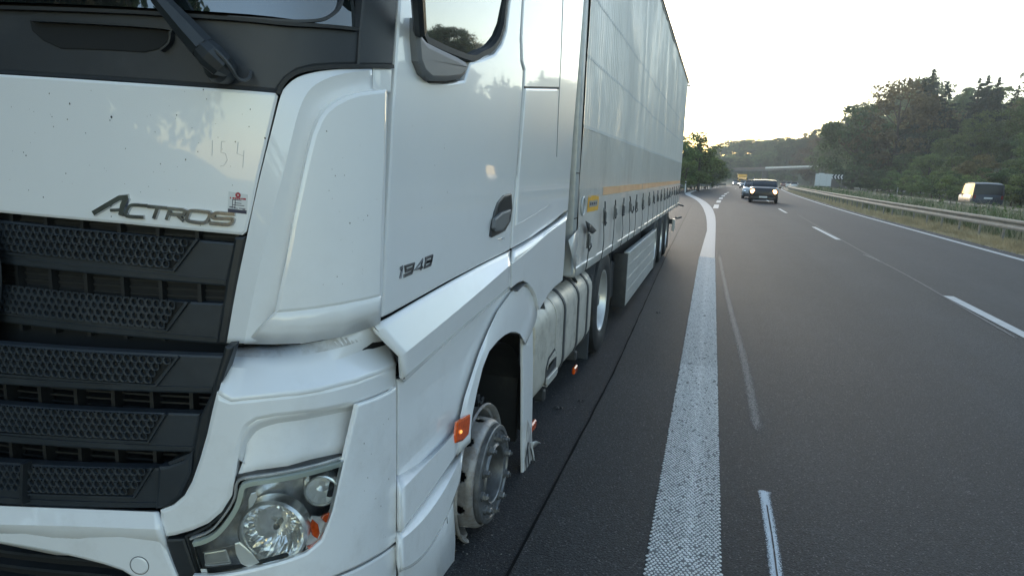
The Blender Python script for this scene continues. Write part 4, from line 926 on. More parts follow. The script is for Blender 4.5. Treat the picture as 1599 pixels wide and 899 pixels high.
# yellow sticker and plate on the skirt
ya_, yb_ = float(onp(917, 306, 0, XS)[1]), float(onp(932, 303, 0, XS)[1])
sk = band('yellow_sticker', zat(917, 331), zat(917, 306) - zat(917, 331), M_yellow, ya_, yb_)
band('sticker_panel', zat(917, 324), zat(917, 314) - zat(917, 324), mat('sticker_grey', (.33, .31, .28), .5), ya_ + .05, yb_ - .05, off=.0035, par=sk)
for kk in range(4):
    y_ = ya_ + .07 + kk * (yb_ - ya_ - .14) / 4
    band('sticker_glyph', zat(917, 321), zat(917, 317) - zat(917, 321), M_ink, y_, y_ + .045, off=.0045, par=sk)
yc, yd = float(onp(960, 350, 0, XS)[1]), float(onp(969, 345, 0, XS)[1])
band('paper_plate', zat(963, 362), zat(963, 340) - zat(963, 362), mat('plate_paper', (.42, .41, .38), .5), yc, yd)
# side guard (deep panel), its top edge, front edge
ga = float(onp(979, 430, 0, XS)[1]); gb = float(onp(1021.5, 390, 0, XS)[1])
gz0, gz1 = .20, .775
gb_lo = float(onp(978, 477, 0, XS)[2])
guard = obox('side_guard', (XS - .04, ga, gz0 - .06), (XS + .002, gb, gz1 - .045), M_alug, TR, .006)
for k in range(3): obox('guard_groove', (XS + .001, ga + .01, gz0 + .10 + k * .15), (XS + .0045, gb - .01, gz0 + .106 + k * .15), M_alug, guard, .001)
obox('side_guard', (XL - .002, ga, gz0 - .06), (XL + .04, gb, gz1 - .045), M_alug, TR, .006)
obox('underside_light_block', (-2.7, ga + .3, .30), (-1.12, gb - .1, .9), M_frame, TR, .03)  # added box that darkens the underside and hides lit ground behind
obox('guard_top', (XS - .05, ga - .01, gz1 - .042), (XS + .014, gb + .02, gz1 - .008), M_trframe, guard, .008, 2)
obox('guard_front', (XS - .16, ga - .035, gz0 - .07), (XS - .0, ga - .004, gz1 - .03), M_frame, guard, .008, 2)
obox('pallet_box', (XS - .7, ga - .45, .24), (XS - .14, ga - .06, .66), M_frame, TR, .02)
obox('landing_leg', (XS - .45, ga - .62, .12), (XS - .33, ga - .50, 1.0), M_frame, TR, .01)
obox('landing_leg', (XL + .33, ga - .62, .12), (XL + .45, ga - .50, 1.0), M_frame, TR, .01)
for x_ in (-1.62, -2.58): obox('trailer_beam', (x_ - .07, Yf + .6, .62), (x_ + .07, Yr - .1, 1.0), M_frame, TR, .01)
for y_ in np.arange(Yf + .5, Yr - .2, 1.1): obox('cross_member', (XL + .06, y_, .90), (XS - .07, y_ + .06, .995), M_frame, TR, 0)
obox('under_light_bar', (XS - .35, gb - 1.2, .86), (XS - .1, gb - .3, .92), M_frame, TR, .01)
# three trailer axles
tys = [float(onp(1029, 372, 0, XS)[1]) - .05, 0, 0]; tys = [11.75, 13.05, 14.35]
for y_ in tys:
    for x_, dr in ((XS - .03, 1), (2 * XC - XS + .03, -1)): full_wheel(TR, x_, y_, .48, .48, .38, dr)
    obox('axle', (XL + .3, y_ - .06, .42), (XS - .3, y_ + .06, .54), M_frame, TR, .02)
    bm = bmesh.new(); prev = None
    for k in range(9):
        a = R(20 + k * 17.5); yy = y_ - math.cos(a) * .54; zz = .47 + math.sin(a) * .54
        cur = [bm.verts.new((XS - .05, yy, zz)), bm.verts.new((XS - .45, yy, zz))]
        if prev: bm.faces.new((prev[0], prev[1], cur[1], cur[0]))
        prev = cur
    o = finish(bm, 'wheel_fender', M_frame, TR); o.modifiers.new('t', 'SOLIDIFY').thickness = .01
obox('trailer_mud_flap', (XS - .42, tys[-1] + .62, .1), (XS - .03, tys[-1] + .64, .75), M_rubber, TR, .004)
bm = bmesh.new(); tube(bm, [(XS - .02, Yr - .2, .62), (XS + .0, Yr - .1, .60), (XS + .1, Yr + .1, .62)], .02, 6); tube(bm, [(XS - .02, Yr - .3, .9), (XS + .03, Yr - .1, .93), (XS + .12, Yr + .1, .9)], .02, 6); finish(bm, 'rear_marker_arm', M_rubber, TR)
obox('rear_bumper', (XL + .1, Yr - .1, .45), (XS - .05, Yr - .02, .58), M_frame, TR, .01)
obox('tool_case', (XS - .06, Yr - .9, .34), (XS + .0, Yr - .75, .62), M_trframe, TR, .01)
rebase(TR, (XC, (Yf + Yr) / 2, 0))

# ================================================================ GROUND AND ROAD
def terrain(X, Y):
    b = bend(Y); z = dip(Y) - .06; x = X - b
    if x > 26.5: z += .42 * (min(x, 50) - 26.5) * smooth((x - 26.5) / 6) * smooth((Y + 60) / 60)
    if x < -6.5:
        lf = (-6.5 - x); z += .22 * min(lf, 45) * smooth(lf / 8)
    if 9 < x < 12.6: z += .12 * smooth((x - 9) / .8) * smooth((12.6 - x) / .8)
    if Y > 240: z += smooth((Y - 250) / 150) * 6
    z += .25 * noise.noise(Vector((X * .12, Y * .12, 0))) * smooth((abs(x - 10) - 17) / 5)
    return z
M_soil = mat('verge_grass', (.075, .082, .035), .9, var=.45, vscale=.8, dirt=(.17, .135, .07), dscale=.5, damt=.9, bump=.6, bscale=20)
xs = sorted(set([-120, -90, -65, -45, -30, -20, -15, -12, -10] + list(np.arange(-9, 14, .75)) + list(np.arange(14, 34, 1.5)) + list(np.arange(34, 100, 4)) + [110, 130, 160, 200, 260, 340]))
ys = list(np.arange(-60, 60, 3.0)) + list(np.arange(60, 260, 6)) + list(np.arange(260, 480, 15)) + [520, 600, 700, 850, 1100, 1500]
V = []; Fc = []
for y in ys:
    for x in xs:
        X = x + bend(y) if y < 420 else x + bend(420); V.append((X, y, terrain(X, y) if y < 420 else terrain(X, 420) + (y - 420) * .01))
n = len(xs)
for i in range(len(ys) - 1):
    for j in range(n - 1): Fc.append((i * n + j, i * n + j + 1, (i + 1) * n + j + 1, (i + 1) * n + j))
tag(raw('ground', V, Fc, M_soil, None, True), kind='structure')

def asphalt(name, base, agg=260, bumpd=.0018, light=(.16, .165, .17), tint=1.0, patch=.1, rough=.75):
    m = bpy.data.materials.new(name); m.use_nodes = True; nt = m.node_tree; N = nt.nodes; L = nt.links; p = N['Principled BSDF']
    tc = N.new('ShaderNodeTexCoord')
    vo = N.new('ShaderNodeTexVoronoi'); vo.inputs['Scale'].default_value = agg; L.new(tc.outputs['Object'], vo.inputs['Vector'])
    n1 = N.new('ShaderNodeTexNoise'); n1.inputs['Scale'].default_value = 1.3; n1.inputs['Detail'].default_value = 7; L.new(tc.outputs['Object'], n1.inputs['Vector'])
    mp = N.new('ShaderNodeMapping'); mp.inputs['Scale'].default_value = (1.6, .06, 1); L.new(tc.outputs['Object'], mp.inputs[0])
    n2 = N.new('ShaderNodeTexNoise'); n2.inputs['Scale'].default_value = 1.5; n2.inputs['Detail'].default_value = 5; L.new(mp.outputs[0], n2.inputs['Vector'])
    n3 = N.new('ShaderNodeTexNoise'); n3.inputs['Scale'].default_value = 95; n3.inputs['Detail'].default_value = 3; L.new(tc.outputs['Object'], n3.inputs['Vector'])
    def mr(src, a, b, c, d):
        q = N.new('ShaderNodeMapRange'); q.inputs[1].default_value = a; q.inputs[2].default_value = b; q.inputs[3].default_value = c; q.inputs[4].default_value = d; L.new(src, q.inputs[0]); return q.outputs[0]
    def mul(a, b):
        q = N.new('ShaderNodeMath'); q.operation = 'MULTIPLY'; L.new(a, q.inputs[0]); L.new(b, q.inputs[1]); return q.outputs[0]
    sepc = N.new('ShaderNodeSeparateColor'); L.new(vo.outputs['Color'], sepc.inputs[0])
    f = mul(mul(mr(sepc.outputs[0], 0, 1, .40, 1.65), mr(n1.outputs[0], .3, .7, 1 - patch, 1 + patch)), mul(mr(n2.outputs[0], .3, .7, 1 - patch * 1.4, 1 + patch * 1.4), mr(n3.outputs[0], .3, .7, .6, 1.4)))
    sx = N.new('ShaderNodeSeparateXYZ'); L.new(tc.outputs['Object'], sx.inputs[0])
    wv = N.new('ShaderNodeMath'); wv.operation = 'MULTIPLY_ADD'; wv.inputs[1].default_value = 2 * math.pi / 1.85; wv.inputs[2].default_value = -2.6; L.new(sx.outputs[0], wv.inputs[0])
    cs_ = N.new('ShaderNodeMath'); cs_.operation = 'COSINE'; L.new(wv.outputs[0], cs_.inputs[0])
    f = mul(f, mr(cs_.outputs[0], -1, 1, .90, 1.10))
    n5 = N.new('ShaderNodeTexNoise'); n5.inputs['Scale'].default_value = .35; n5.inputs['Detail'].default_value = 4; L.new(tc.outputs['Object'], n5.inputs['Vector']); f = mul(f, mr(n5.outputs[0], .35, .65, .9, 1.1))
    sc_ = N.new('ShaderNodeVectorMath'); sc_.operation = 'SCALE'; sc_.inputs[0].default_value = base; L.new(f, sc_.inputs['Scale'])
    mx = N.new('ShaderNodeMix'); mx.data_type = 'RGBA'; L.new(mr(sepc.outputs[1], .955, .99, 0, .75), mx.inputs[0]); L.new(sc_.outputs[0], mx.inputs[6]); mx.inputs[7].default_value = (*light, 1)
    L.new(mx.outputs[2], p.inputs['Base Color']); p.inputs['Roughness'].default_value = rough; p.inputs['Specular IOR Level'].default_value = .35
    b = N.new('ShaderNodeBump'); b.inputs['Strength'].default_value = .9; b.inputs['Distance'].default_value = bumpd
    hm = N.new('ShaderNodeMath'); hm.operation = 'ADD'; L.new(mr(vo.outputs['Distance'], 0, .7, 1, 0), hm.inputs[0]); L.new(mr(n3.outputs[0], .3, .7, 0, 1.6), hm.inputs[1]); L.new(hm.outputs[0], b.inputs['Height'])
    L.new(b.outputs[0], p.inputs['Normal']); return m
M_as1 = asphalt('lane_asphalt', (.0220, .0245, .0270), 170, light=(.15, .15, .15))
M_as2 = asphalt('shoulder_asphalt', (.0145, .0165, .020), 230, patch=.18, light=(.13, .13, .13))
M_as3 = asphalt('fresh_asphalt', (.040, .041, .042), 170, patch=.15)
def ribbon(name, x0, x1, z, mt, y0, y1, dy=3.0, kind='structure', wx=None):
    ysr = np.arange(y0, y1 + .01, dy); V = []; Fc = []
    for y in ysr:
        a = x0(y) if callable(x0) else x0 + bend(y); b = x1(y) if callable(x1) else x1 + bend(y); zz = dip(y) + z
        m_ = (a + b) / 2
        V += [(a, y, zz), (m_, y, zz), (b, y, zz)]
    for i in range(len(ysr) - 1):
        for k in range(2): Fc.append((3 * i + k, 3 * i + k + 1, 3 * i + k + 4, 3 * i + k + 3))
    return tag(raw(name, V, Fc, mt), kind=kind)
seamX = lambda y: float(np.interp(y, [0, 5.5, 14.2, 17, 45, 70, 500], [-.68, -.70, -.90, -.95, -1.45, -1.6, -1.6])) + bend(y)
ribbon('shoulder', -6.4, seamX, -.006, M_as2, -40, 420, 1.0)
ribbon('road', seamX, 7.42, -.002, M_as1, -40, 420, 1.0)
ribbon('verge_strip', 7.35, 9.6, -.012, mat('dry_verge', (.32, .26, .16), .95, var=.4, vscale=2.5, dirt=(.06, .06, .035), dscale=1.2, damt=.7, bump=.8, bscale=30), -40, 250, 1.0)
ribbon('opposite_road', 13.2, 25.2, -.004, M_as3, -40, 420, 3)
# open joint along the shoulder
V = []; Fc = []; yy = np.arange(-30, 40, .12)
for y in yy:
    w_ = .006 + .006 * noise.noise(Vector((y * 3, 0, 0))); c = seamX(y) + .005 * noise.noise(Vector((y * 2.2, 5, 0)))
    w_ = abs(w_) * .6 + .0025; V += [(c - w_, y, .003), (c + w_, y, .003)]
for i in range(len(yy) - 1): Fc.append((2 * i, 2 * i + 1, 2 * i + 3, 2 * i + 2))
tag(raw('shoulder_joint', V, Fc, mat('bitumen', (.006, .0065, .007), .95, spec=.1)), kind='structure')

# ---- markings
M_mark = mat('road_marking', (.46, .465, .455), .65, var=.12, vscale=6, dirt=(.22, .22, .215), dscale=9, damt=.6, bump=.3, bscale=150)
def marks(name, polys, mt, z=.004):
    V = []; Fc = []
    for P in polys:
        i = len(V); V += P; Fc.append(tuple(range(i, i + len(P))))
    return tag(raw(name, V, Fc, mt), kind='structure')
def mline(name, cx, w, y0, y1, mt, dy=2.0, z=.004):
    ysr = np.arange(y0, y1 + .01, dy); V = []; Fc = []
    for y in ysr: c = cx(y); V += [(c - w / 2, y, dip(y) + z), (c + w / 2, y, dip(y) + z)]
    for i in range(len(ysr) - 1): Fc.append((2 * i, 2 * i + 1, 2 * i + 3, 2 * i + 2))
    return tag(raw(name, V, Fc, mt), kind='structure')
mline('left_lane_edge_line', lambda y: 6.93 + bend(y), .17, -30, 300, M_mark)
# broken lane line
for a, b in ((-30, -24), (-12.5, -6.5), (5.6, 11.57), (21.3, 26.6), (36.6, 41.5), (52, 57.5), (68, 73.5), (84, 89), (100, 105), (116, 121), (132, 137), (150, 155), (168, 173)):
    if b < 0 or a > 0: mline('lane_dash', lambda y: 3.50 - .0035 * min(y, 40) + bend(y), .14, a, b, M_mark, (b - a) / 6)
# solid outer line: swings left for the slip lane
Lp = [ongr(*q) for q in ((1104, 360), (1103.5, 345), (1101, 333), (1096, 322), (1089, 314), (1080, 308.5), (1071.5, 304.5), (1070, 302), (1077, 299), (1090, 296), (1110, 293), (1128, 291))]
Rp = [ongr(*q) for q in ((1117.5, 360), (1117.5, 346), (1116, 335), (1111, 324), (1103, 316), (1092, 309.5), (1082, 305), (1078, 302.5), (1082, 300), (1093, 296.9), (1111, 293.8), (1128, 291.7))]
Lp = spline(Lp, 6); Rp = spline(Rp, 6)
V = []; Fc = []
for a, b in zip(Lp, Rp): V += [(a[0], a[1], dip(a[1]) + .004), (b[0], b[1], dip(b[1]) + .004)]
for i in range(len(Lp) - 1): Fc.append((2 * i, 2 * i + 1, 2 * i + 3, 2 * i + 2))
yj = float(Lp[0][1])
M_worn = mat('worn_marking', (.385, .39, .39), .7, var=.12, vscale=25, dirt=(.16, .16, .16), dscale=60, damt=.6)
tag(raw('slip_lane_line', V, Fc, M_worn), kind='structure')
exl = lambda y: -.135 - .0075 * y; 
M_agg = M_mark
YA = 14.5
V = [(exl(YA), YA, .004), (exl(YA) + .305, YA, .004), (exl(yj) + .005, yj, .004)]
xl0 = float(Lp[0][0]); xr0 = float(Rp[0][0])
tag(raw('shoulder_edge_line', [(exl(YA) + .0, YA, .004), (exl(YA) + .305, YA, .004), (xr0, float(Rp[0][1]), .004), (xl0, yj, .004)], [(0, 1, 2, 3)], M_worn), kind='structure')
tag(raw('edge_line_base', [(exl(-1.5), -1.5, .002), (exl(-1.5) + .302, -1.5, .002), (exl(YA) + .302, YA, .002), (exl(YA), YA, .002)], [(0, 1, 2, 3)], mat('marking_base', (.15, .15, .15), .8, var=.4, vscale=50)), kind='structure')
# near part: agglomerate marking, thousands of small raised blobs in slightly wavy rows
V = []; Fc = []; y = -1.5; row_i = 0; 
rg = np.random.default_rng(3)
while y < YA:
    pitch = .0168; rowp = .0176 if y < 6 else .021
    nb = int(.30 / pitch)
    for k in range(nb + 1):
        u = (k + .5 * (row_i % 2)) / nb
        if u > 1.01: continue
        cx = exl(y) + .302 * u + rg.normal(0, .0009); cy = y + .010 * math.sin(u * 19 + y * .8) * .5 + rg.normal(0, .0012)
        den = 1.0 + .16 * math.exp(-((u - .55) / .1) ** 2)
        if rg.random() < .03 or noise.noise(Vector((cx * 14, cy * 5, 4))) > .66: continue
        rx = .0080 * den * (1 + rg.normal(0, .13)); ry = .0080 * den * (1 + rg.normal(0, .16)); hh = .0042
        g_ = 1 + min(.30, .04 * max(0, y - 4.5)); ry *= g_; rx *= g_
        n_ = 6 if y < 6 else 4; i = len(V); ph = rg.random() * 3
        for q in range(n_):
            a = 2 * math.pi * q / n_ + ph; V.append((cx + rx * math.cos(a), cy + ry * math.sin(a), .0))
        for q in range(n_):
            a = 2 * math.pi * q / n_ + ph; V.append((cx + rx * .62 * math.cos(a), cy + ry * .62 * math.sin(a), hh))
        Fc.append(tuple(i + n_ + q for q in range(n_)))
        for q in range(n_): Fc.append((i + q, i + (q + 1) % n_, i + n_ + (q + 1) % n_, i + n_ + q))
    y += rowp; row_i += 1
M_blob = mat('marking_blobs', (.68, .68, .665), .6, var=.2, vscale=40, dirt=(.16, .16, .16), dscale=14, damt=.5)
tag(raw('shoulder_edge_line_blobs', V, Fc, M_blob, None, True), kind='stuff')
tag(raw('shoulder_edge_line', [(exl(-30), -30, .004), (exl(-30) + .305, -30, .004), (exl(-1.5) + .305, -1.5, .004), (exl(-1.5), -1.5, .004)], [(0, 1, 2, 3)], M_worn), kind='structure')
# short blocks of the slip lane and its far line
for a, b, c, d in (((1113, 325.5), (1121.5, 325.5), (1123, 319.5), (1115.5, 319.5)), ((1118, 316.5), (1125, 316.5), (1126.3, 312.8), (1119.8, 312.8)), ((1122, 311), (1128.2, 311), (1129, 308.4), (1123.6, 308.4)), ((1126, 307), (1131.5, 307), (1132.5, 304.9), (1127.3, 304.9)), ((1130, 303.8), (1134.4, 303.8), (1135.6, 302), (1131.6, 302)), ((1134, 301.2), (1137.5, 301.2), (1150, 294.4), (1148.6, 294.4))):
    marks('slip_lane_dash', [[(p[0], p[1], dip(p[1]) + .004) for p in (ongr(*q) for q in (a, b, c, d))]], M_mark)
# scrape of white paint and the faded old line
def fadem(name, base, thr, sc_=60, st=(1, .15, 1)):
    m = bpy.data.materials.new(name); m.use_nodes = True; nt = m.node_tree; N = nt.nodes; L = nt.links; p = N['Principled BSDF']
    p.inputs['Base Color'].default_value = (*base, 1); p.inputs['Roughness'].default_value = .75
    tc = N.new('ShaderNodeTexCoord'); mp = N.new('ShaderNodeMapping'); mp.inputs['Scale'].default_value = st; L.new(tc.outputs['Object'], mp.inputs[0])
    n = N.new('ShaderNodeTexNoise'); n.inputs['Scale'].default_value = sc_; n.inputs['Detail'].default_value = 6; n.inputs['Roughness'].default_value = .8; L.new(mp.outputs[0], n.inputs['Vector'])
    at = N.new('ShaderNodeAttribute'); at.attribute_name = 'soft'
    ad = N.new('ShaderNodeMath'); ad.operation = 'ADD'; L.new(n.outputs[0], ad.inputs[0]); L.new(at.outputs['Fac'], ad.inputs[1])
    r_ = N.new('ShaderNodeMapRange'); r_.inputs[1].default_value = thr; r_.inputs[2].default_value = thr + .14; L.new(ad.outputs[0], r_.inputs[0]); L.new(r_.outputs[0], p.inputs['Alpha']); return m
def softstrip(name, P, W_, mt, z, endfade=.2):
    """strip with a soft edge: attribute falls off to the sides and ends"""
    P = [np.array(p, float) for p in P]; V = []; Fc = []; A_ = []; n_ = len(P); m_ = 9
    for i, p in enumerate(P):
        e = min(i, n_ - 1 - i) / max(1, (n_ * endfade)); e = min(1, e)
        w_ = W_[i] if hasattr(W_, '__len__') else W_
        for k in range(m_):
            u = k / (m_ - 1) * 2 - 1; V.append((p[0] + u * w_ / 2, p[1], z)); A_.append((1 - u * u) * .3 * (e ** .5) - (1 - e) * .25)
    for i in range(n_ - 1):
        for k in range(m_ - 1): a = i * m_ + k; Fc.append((a, a + 1, a + m_ + 1, a + m_))
    o = raw(name, V, Fc, mt); at = o.data.attributes.new('soft', 'FLOAT', 'POINT'); at.data.foreach_set('value', A_); return tag(o, kind='structure')
P = [(ongr(x, y)) for x, y in [(1121, 385), (1127, 420), (1140, 480), (1161, 560), (1177, 640), (1186, 690)]]
P = [tuple(q) for q in spline([p[:2] for p in P][::-1], 8)]
softstrip('faded_line', P, .125, fadem('faded_paint', (.13, .13, .13), .66, 130, (1, .5, 1)), .003, .12)
P = [tuple(q) for q in spline([ongr(x, y)[:2] for x, y in [(1192, 764), (1198, 800), (1206, 850), (1213, 905), (1222, 960), (1235, 1100)]][::-1], 10)]
softstrip('paint_scrape', P, [.068] * (len(P) - 4) + [.075, .09, .085, .06], fadem('scrape_paint', (.52, .57, .61), .60, 170, (1, .6, 1)), .0045, .03)
Pk = [(p[0] + .003, p[1]) for p in P[:-7]]
softstrip('scrape_groove', Pk, .008, fadem('groove', (.03, .03, .033), .45, 100), .006, .02)
P = [tuple(q) for q in spline([ongr(x, y)[:2] for x, y in [(1240, 332), (1290, 361), (1345, 392), (1420, 432), (1500, 478), (1599, 535)]][::-1], 8)]
softstrip('lane_seam', P, .05, fadem('seam_grey', (.10, .10, .10), .56, 80), .003, .05)
P = [tuple(q) for q in spline([ongr(x, y)[:2] for x, y in [(1345, 396), (1365, 404), (1378, 410)]][::-1], 8)]
softstrip('ghost_dash', P, .12, fadem('ghost_paint', (.16, .16, .16), .66, 80), .0035, .1)
# grit and bits of tyre on the shoulder
V = []; Fc = []
def chip(x, y, z, s, h):
    i = len(V); n_ = 5; ph = random.random() * 6
    for q in range(n_): a = ph + 2 * math.pi * q / n_; V.append((x + s * math.cos(a) * (.5 + random.random() * .7), y + s * math.sin(a) * (.5 + random.random() * .7), z))
    V.append((x, y, z + h)); 
    for q in range(n_): Fc.append((i + q, i + (q + 1) % n_, i + n_))
for _ in range(1500):
    y = 1.6 + random.random() ** 1.6 * 9; x = -.72 - random.random() ** .8 * .9; chip(x, y, 0.0, .0018 + random.random() ** 4 * .004, .003)
tag(raw('grit', V, Fc, mat('grit', (.20, .20, .19), .8, var=.5, vscale=90)), kind='stuff')
M_tyre = MATS['rubber']
for k, (px, py, s) in enumerate([(869, 636, .030), (1026, 488, .030), (829, 720, .02), (905, 625, .022)]):
    V = []; Fc = []; p = ongr(px, py); chip(p[0], p[1], -.001, s, s * .5); chip(p[0] + s, p[1] + s * .4, -.001, s * .7, s * .4)
    tag(raw('tyre_scrap', V, Fc, M_tyre), ['small black tyre scrap on the shoulder just behind the torn wheel-arch leg', 'black tyre crumb lying alone between the truck and the solid line', 'tyre scrap right beside the torn white flap', 'tyre scrap below the middle of the fuel tank'][k], 'debris')
# cracks
for q in ([(1240, 690), (1262, 712), (1290, 722)], [(1150, 830), (1170, 815), (1180, 790)]):
    pass
# ================================================================ GUARD RAILS
M_rail = mat('galvanised_rail', (.25, .245, .22), .72, metal=.05, var=.15, vscale=4, dirt=(.20, .17, .13), dscale=3, damt=.6)
M_post = mat('rail_post', (.22, .21, .19), .6, metal=.3, var=.2)
def rail_mesh(L=4.0):
    pr = [(.0, .31), (.035, .305), (.05, .27), (.05, .225), (.0, .175), (.0, .135), (.05, .085), (.05, .04), (.035, .005), (.0, .0)]
    V = []; Fc = []
    for y in (-.02, L + .02):
        for x, z in pr: V.append((-x, y, z))
    n = len(pr)
    for i in range(n - 1): Fc.append((i, i + 1, n + i + 1, n + i))
    me = bpy.data.meshes.new('rail_beam'); me.from_pydata(V, [], Fc); me.update(); me.materials.append(M_rail); return me
RM = rail_mesh()
bm = bmesh.new(); box(bm, (.0, -.03, -.8), (.06, .03, .28), .004); PM = bpy.data.meshes.new('rail_post'); bm.to_mesh(PM); bm.free(); PM.materials.append(M_post)
def guardrail(label, xf, y0, y1, ztop, side=1, group=None, L=4.0):
    base = (xf(y0), y0, 0); g = thing('guard_rail', label, 'guard rail', base, group)
    y = y0
    while y < y1:
        a = Vector((xf(y), y, terr0(y) + ztop - .31)); b = Vector((xf(y + L), y + L, terr0(y + L) + ztop - .31)); d = b - a
        o = bpy.data.objects.new('rail_beam', RM); col.objects.link(o); o.parent = g; o.location = a - Vector(base); o.rotation_euler = (math.atan2(d.z, L), 0, math.atan2(-d.x, d.y)); o.scale = (side, d.length / L, 1)
        for f_ in (0.0, .5):
            c = a + d * f_; q = bpy.data.objects.new('rail_post', PM); col.objects.link(q); q.parent = g; q.location = c - Vector(base) + Vector((.0 if side > 0 else -.06, 0, 0))
        y += L
    return g
terr0 = lambda y: dip(y) - .02
XM = 8.35
guardrail('weathered double-ridged steel guard rail nearest the road, behind the dry grass', lambda y: XM + bend(y), 6, 230, .76)
guardrail('far guard rail in front of the wooded slope, beyond the opposite carriageway', lambda y: 25.9 + bend(y), 96, 250, .80)
guardrail('guard rail across the weedy central reservation, half hidden by plants', lambda y: 12.5 + bend(y), 14, 120, .86, -1)
lx = lambda y: float(np.interp(y, [48, 59, 66, 75, 90, 110, 150], [-6.2, -5.6, -4.9, -3.6, -2.0, .2, 3.9]))
guardrail('short guard rail curving round the bay behind the trailer at the left', lx, 46, 120, .80)
def delineator(px, py, Y, label):
    p = onp(px, py, 1, Y); g = thing('delineator_post', label, 'marker post', (p[0], p[1], dip(Y)), 'white marker posts')
    h = p[2] - dip(Y); 
    o = obox('post_body', (-.06, -.04, 0), (.06, .04, h), mat_w, g, .02)
    obox('black_band', (-.063, -.043, h * .78), (.063, .043, h * .93), M_black, g, .004)
mat_w = mat('white_post', (.7, .7, .68), .5)
delineator(1071, 283, 70, 'white marker post just behind the trailer, leftmost of the row above the curved rail')
delineator(1090.5, 284.5, 85, 'second white marker post from the left above the curved rail')
delineator(1110.5, 285.5, 100, 'third white marker post from the left above the curved rail')
delineator(1403, 285.5, 112, 'white marker post standing behind the far rail under the dark trees')
delineator(1346, 287, 140, 'small white marker post behind the far rail, left of the other one')

# ================================================================ GRASS AND WEEDS
def blades(name, mt, regions, nb, h0, h1, w, lean=.35, seed=1):
    rg = np.random.default_rng(seed); V = []; Fc = []
    for (xa, xb, ya, yb, cnt, hs) in regions:
        for _ in range(cnt):
            y = ya + (yb - ya) * rg.random() ** 1.3; xx = xa + (xb - xa) * rg.random()
            pn = noise.noise(Vector((xx * .5, y * .25, 2))) * .5 + .5
            X = xx + bend(y); z = terrain(X, y)
            sca = 1 + max(0, (y - 25)) / 60
            for b in range(nb):
                a = rg.random() * 6.28; hh = (h0 + (h1 - h0) * rg.random()) * hs * (.4 + 1.1 * pn); ww = w * sca * (.6 + .8 * rg.random())
                bx, by = X + rg.normal(0, .05), y + rg.normal(0, .05); lx_, ly_ = rg.normal(0, lean) * hh, rg.normal(0, lean) * hh
                dx, dy = math.cos(a) * ww, math.sin(a) * ww; i = len(V)
                V += [(bx - dx, by - dy, z), (bx + dx, by + dy, z), (bx + lx_ * .4 + dx * .7, by + ly_ * .4 + dy * .7, z + hh * .6), (bx + lx_ * .4 - dx * .7, by + ly_ * .4 - dy * .7, z + hh * .6), (bx + lx_, by + ly_, z + hh)]
                Fc += [(i, i + 1, i + 2, i + 3), (i + 3, i + 2, i + 4)]
    return tag(raw(name, V, Fc, mt), kind='stuff')
M_dry = mat('dry_grass', (.50, .40, .23), .85, var=.35, vscale=1.2)
M_gr = mat('green_grass', (.12, .15, .055), .8, var=.4, vscale=1.0)
M_straw = mat('straw_stalk', (.38, .34, .22), .85, var=.3, vscale=2)
for nm, lab in (('x', 0),): pass
g1 = blades('dry_grass', M_dry, [(7.42, 8.35, 6, 40, 9000, .7), (7.9, 9.0, 7, 40, 7500, 1.5), (7.42, 9.0, 40, 120, 3500, 1.3)], 4, .06, .22, .006, .6, 1)
g2 = blades('weeds', M_gr, [(8.9, 13.0, 9, 50, 3800, 1), (9.0, 13.0, 50, 150, 1800, 1.1), (25.5, 30, 30, 160, 1500, 1), (-8, -6.4, 20, 110, 900, 1)], 4, .25, .75, .012, .3, 2)
g3 = blades('straw_stalks', M_straw, [(8.7, 12.8, 9, 60, 2600, 1), (9, 12.8, 60, 150, 900, 1.1)], 4, .35, .95, .009, .22, 3)
# leafy weeds in the central reservation
rg = np.random.default_rng(9); V = []; Fc = []
for _ in range(430):
    y = 12 + 95 * rg.random() ** 1.5; xx = 9.2 + 3.4 * rg.random(); X = xx + bend(y); z0 = terrain(X, y); hh = .45 + .55 * rg.random(); sc_ = 1 + max(0, y - 25) / 60
    for k in range(26):
        t = rg.random(); c = np.array((X + rg.normal(0, .16) * (1.2 - t), y + rg.normal(0, .16) * (1.2 - t), z0 + t * hh)); s = .045 * sc_ * (.6 + .8 * rg.random())
        a = rg.normal(size=3); a /= np.linalg.norm(a); b = np.cross(a, rg.normal(size=3)); b /= np.linalg.norm(b); i = len(V)
        V += [tuple(c + a * s), tuple(c + b * s * .55), tuple(c - a * s), tuple(c - b * s * .55)]; Fc.append((i, i + 1, i + 2, i + 3))
tag(raw('leafy_weeds', V, Fc, mat('weed_leaf', (.11, .16, .05), .6, var=.45, vscale=1.4)), kind='stuff')

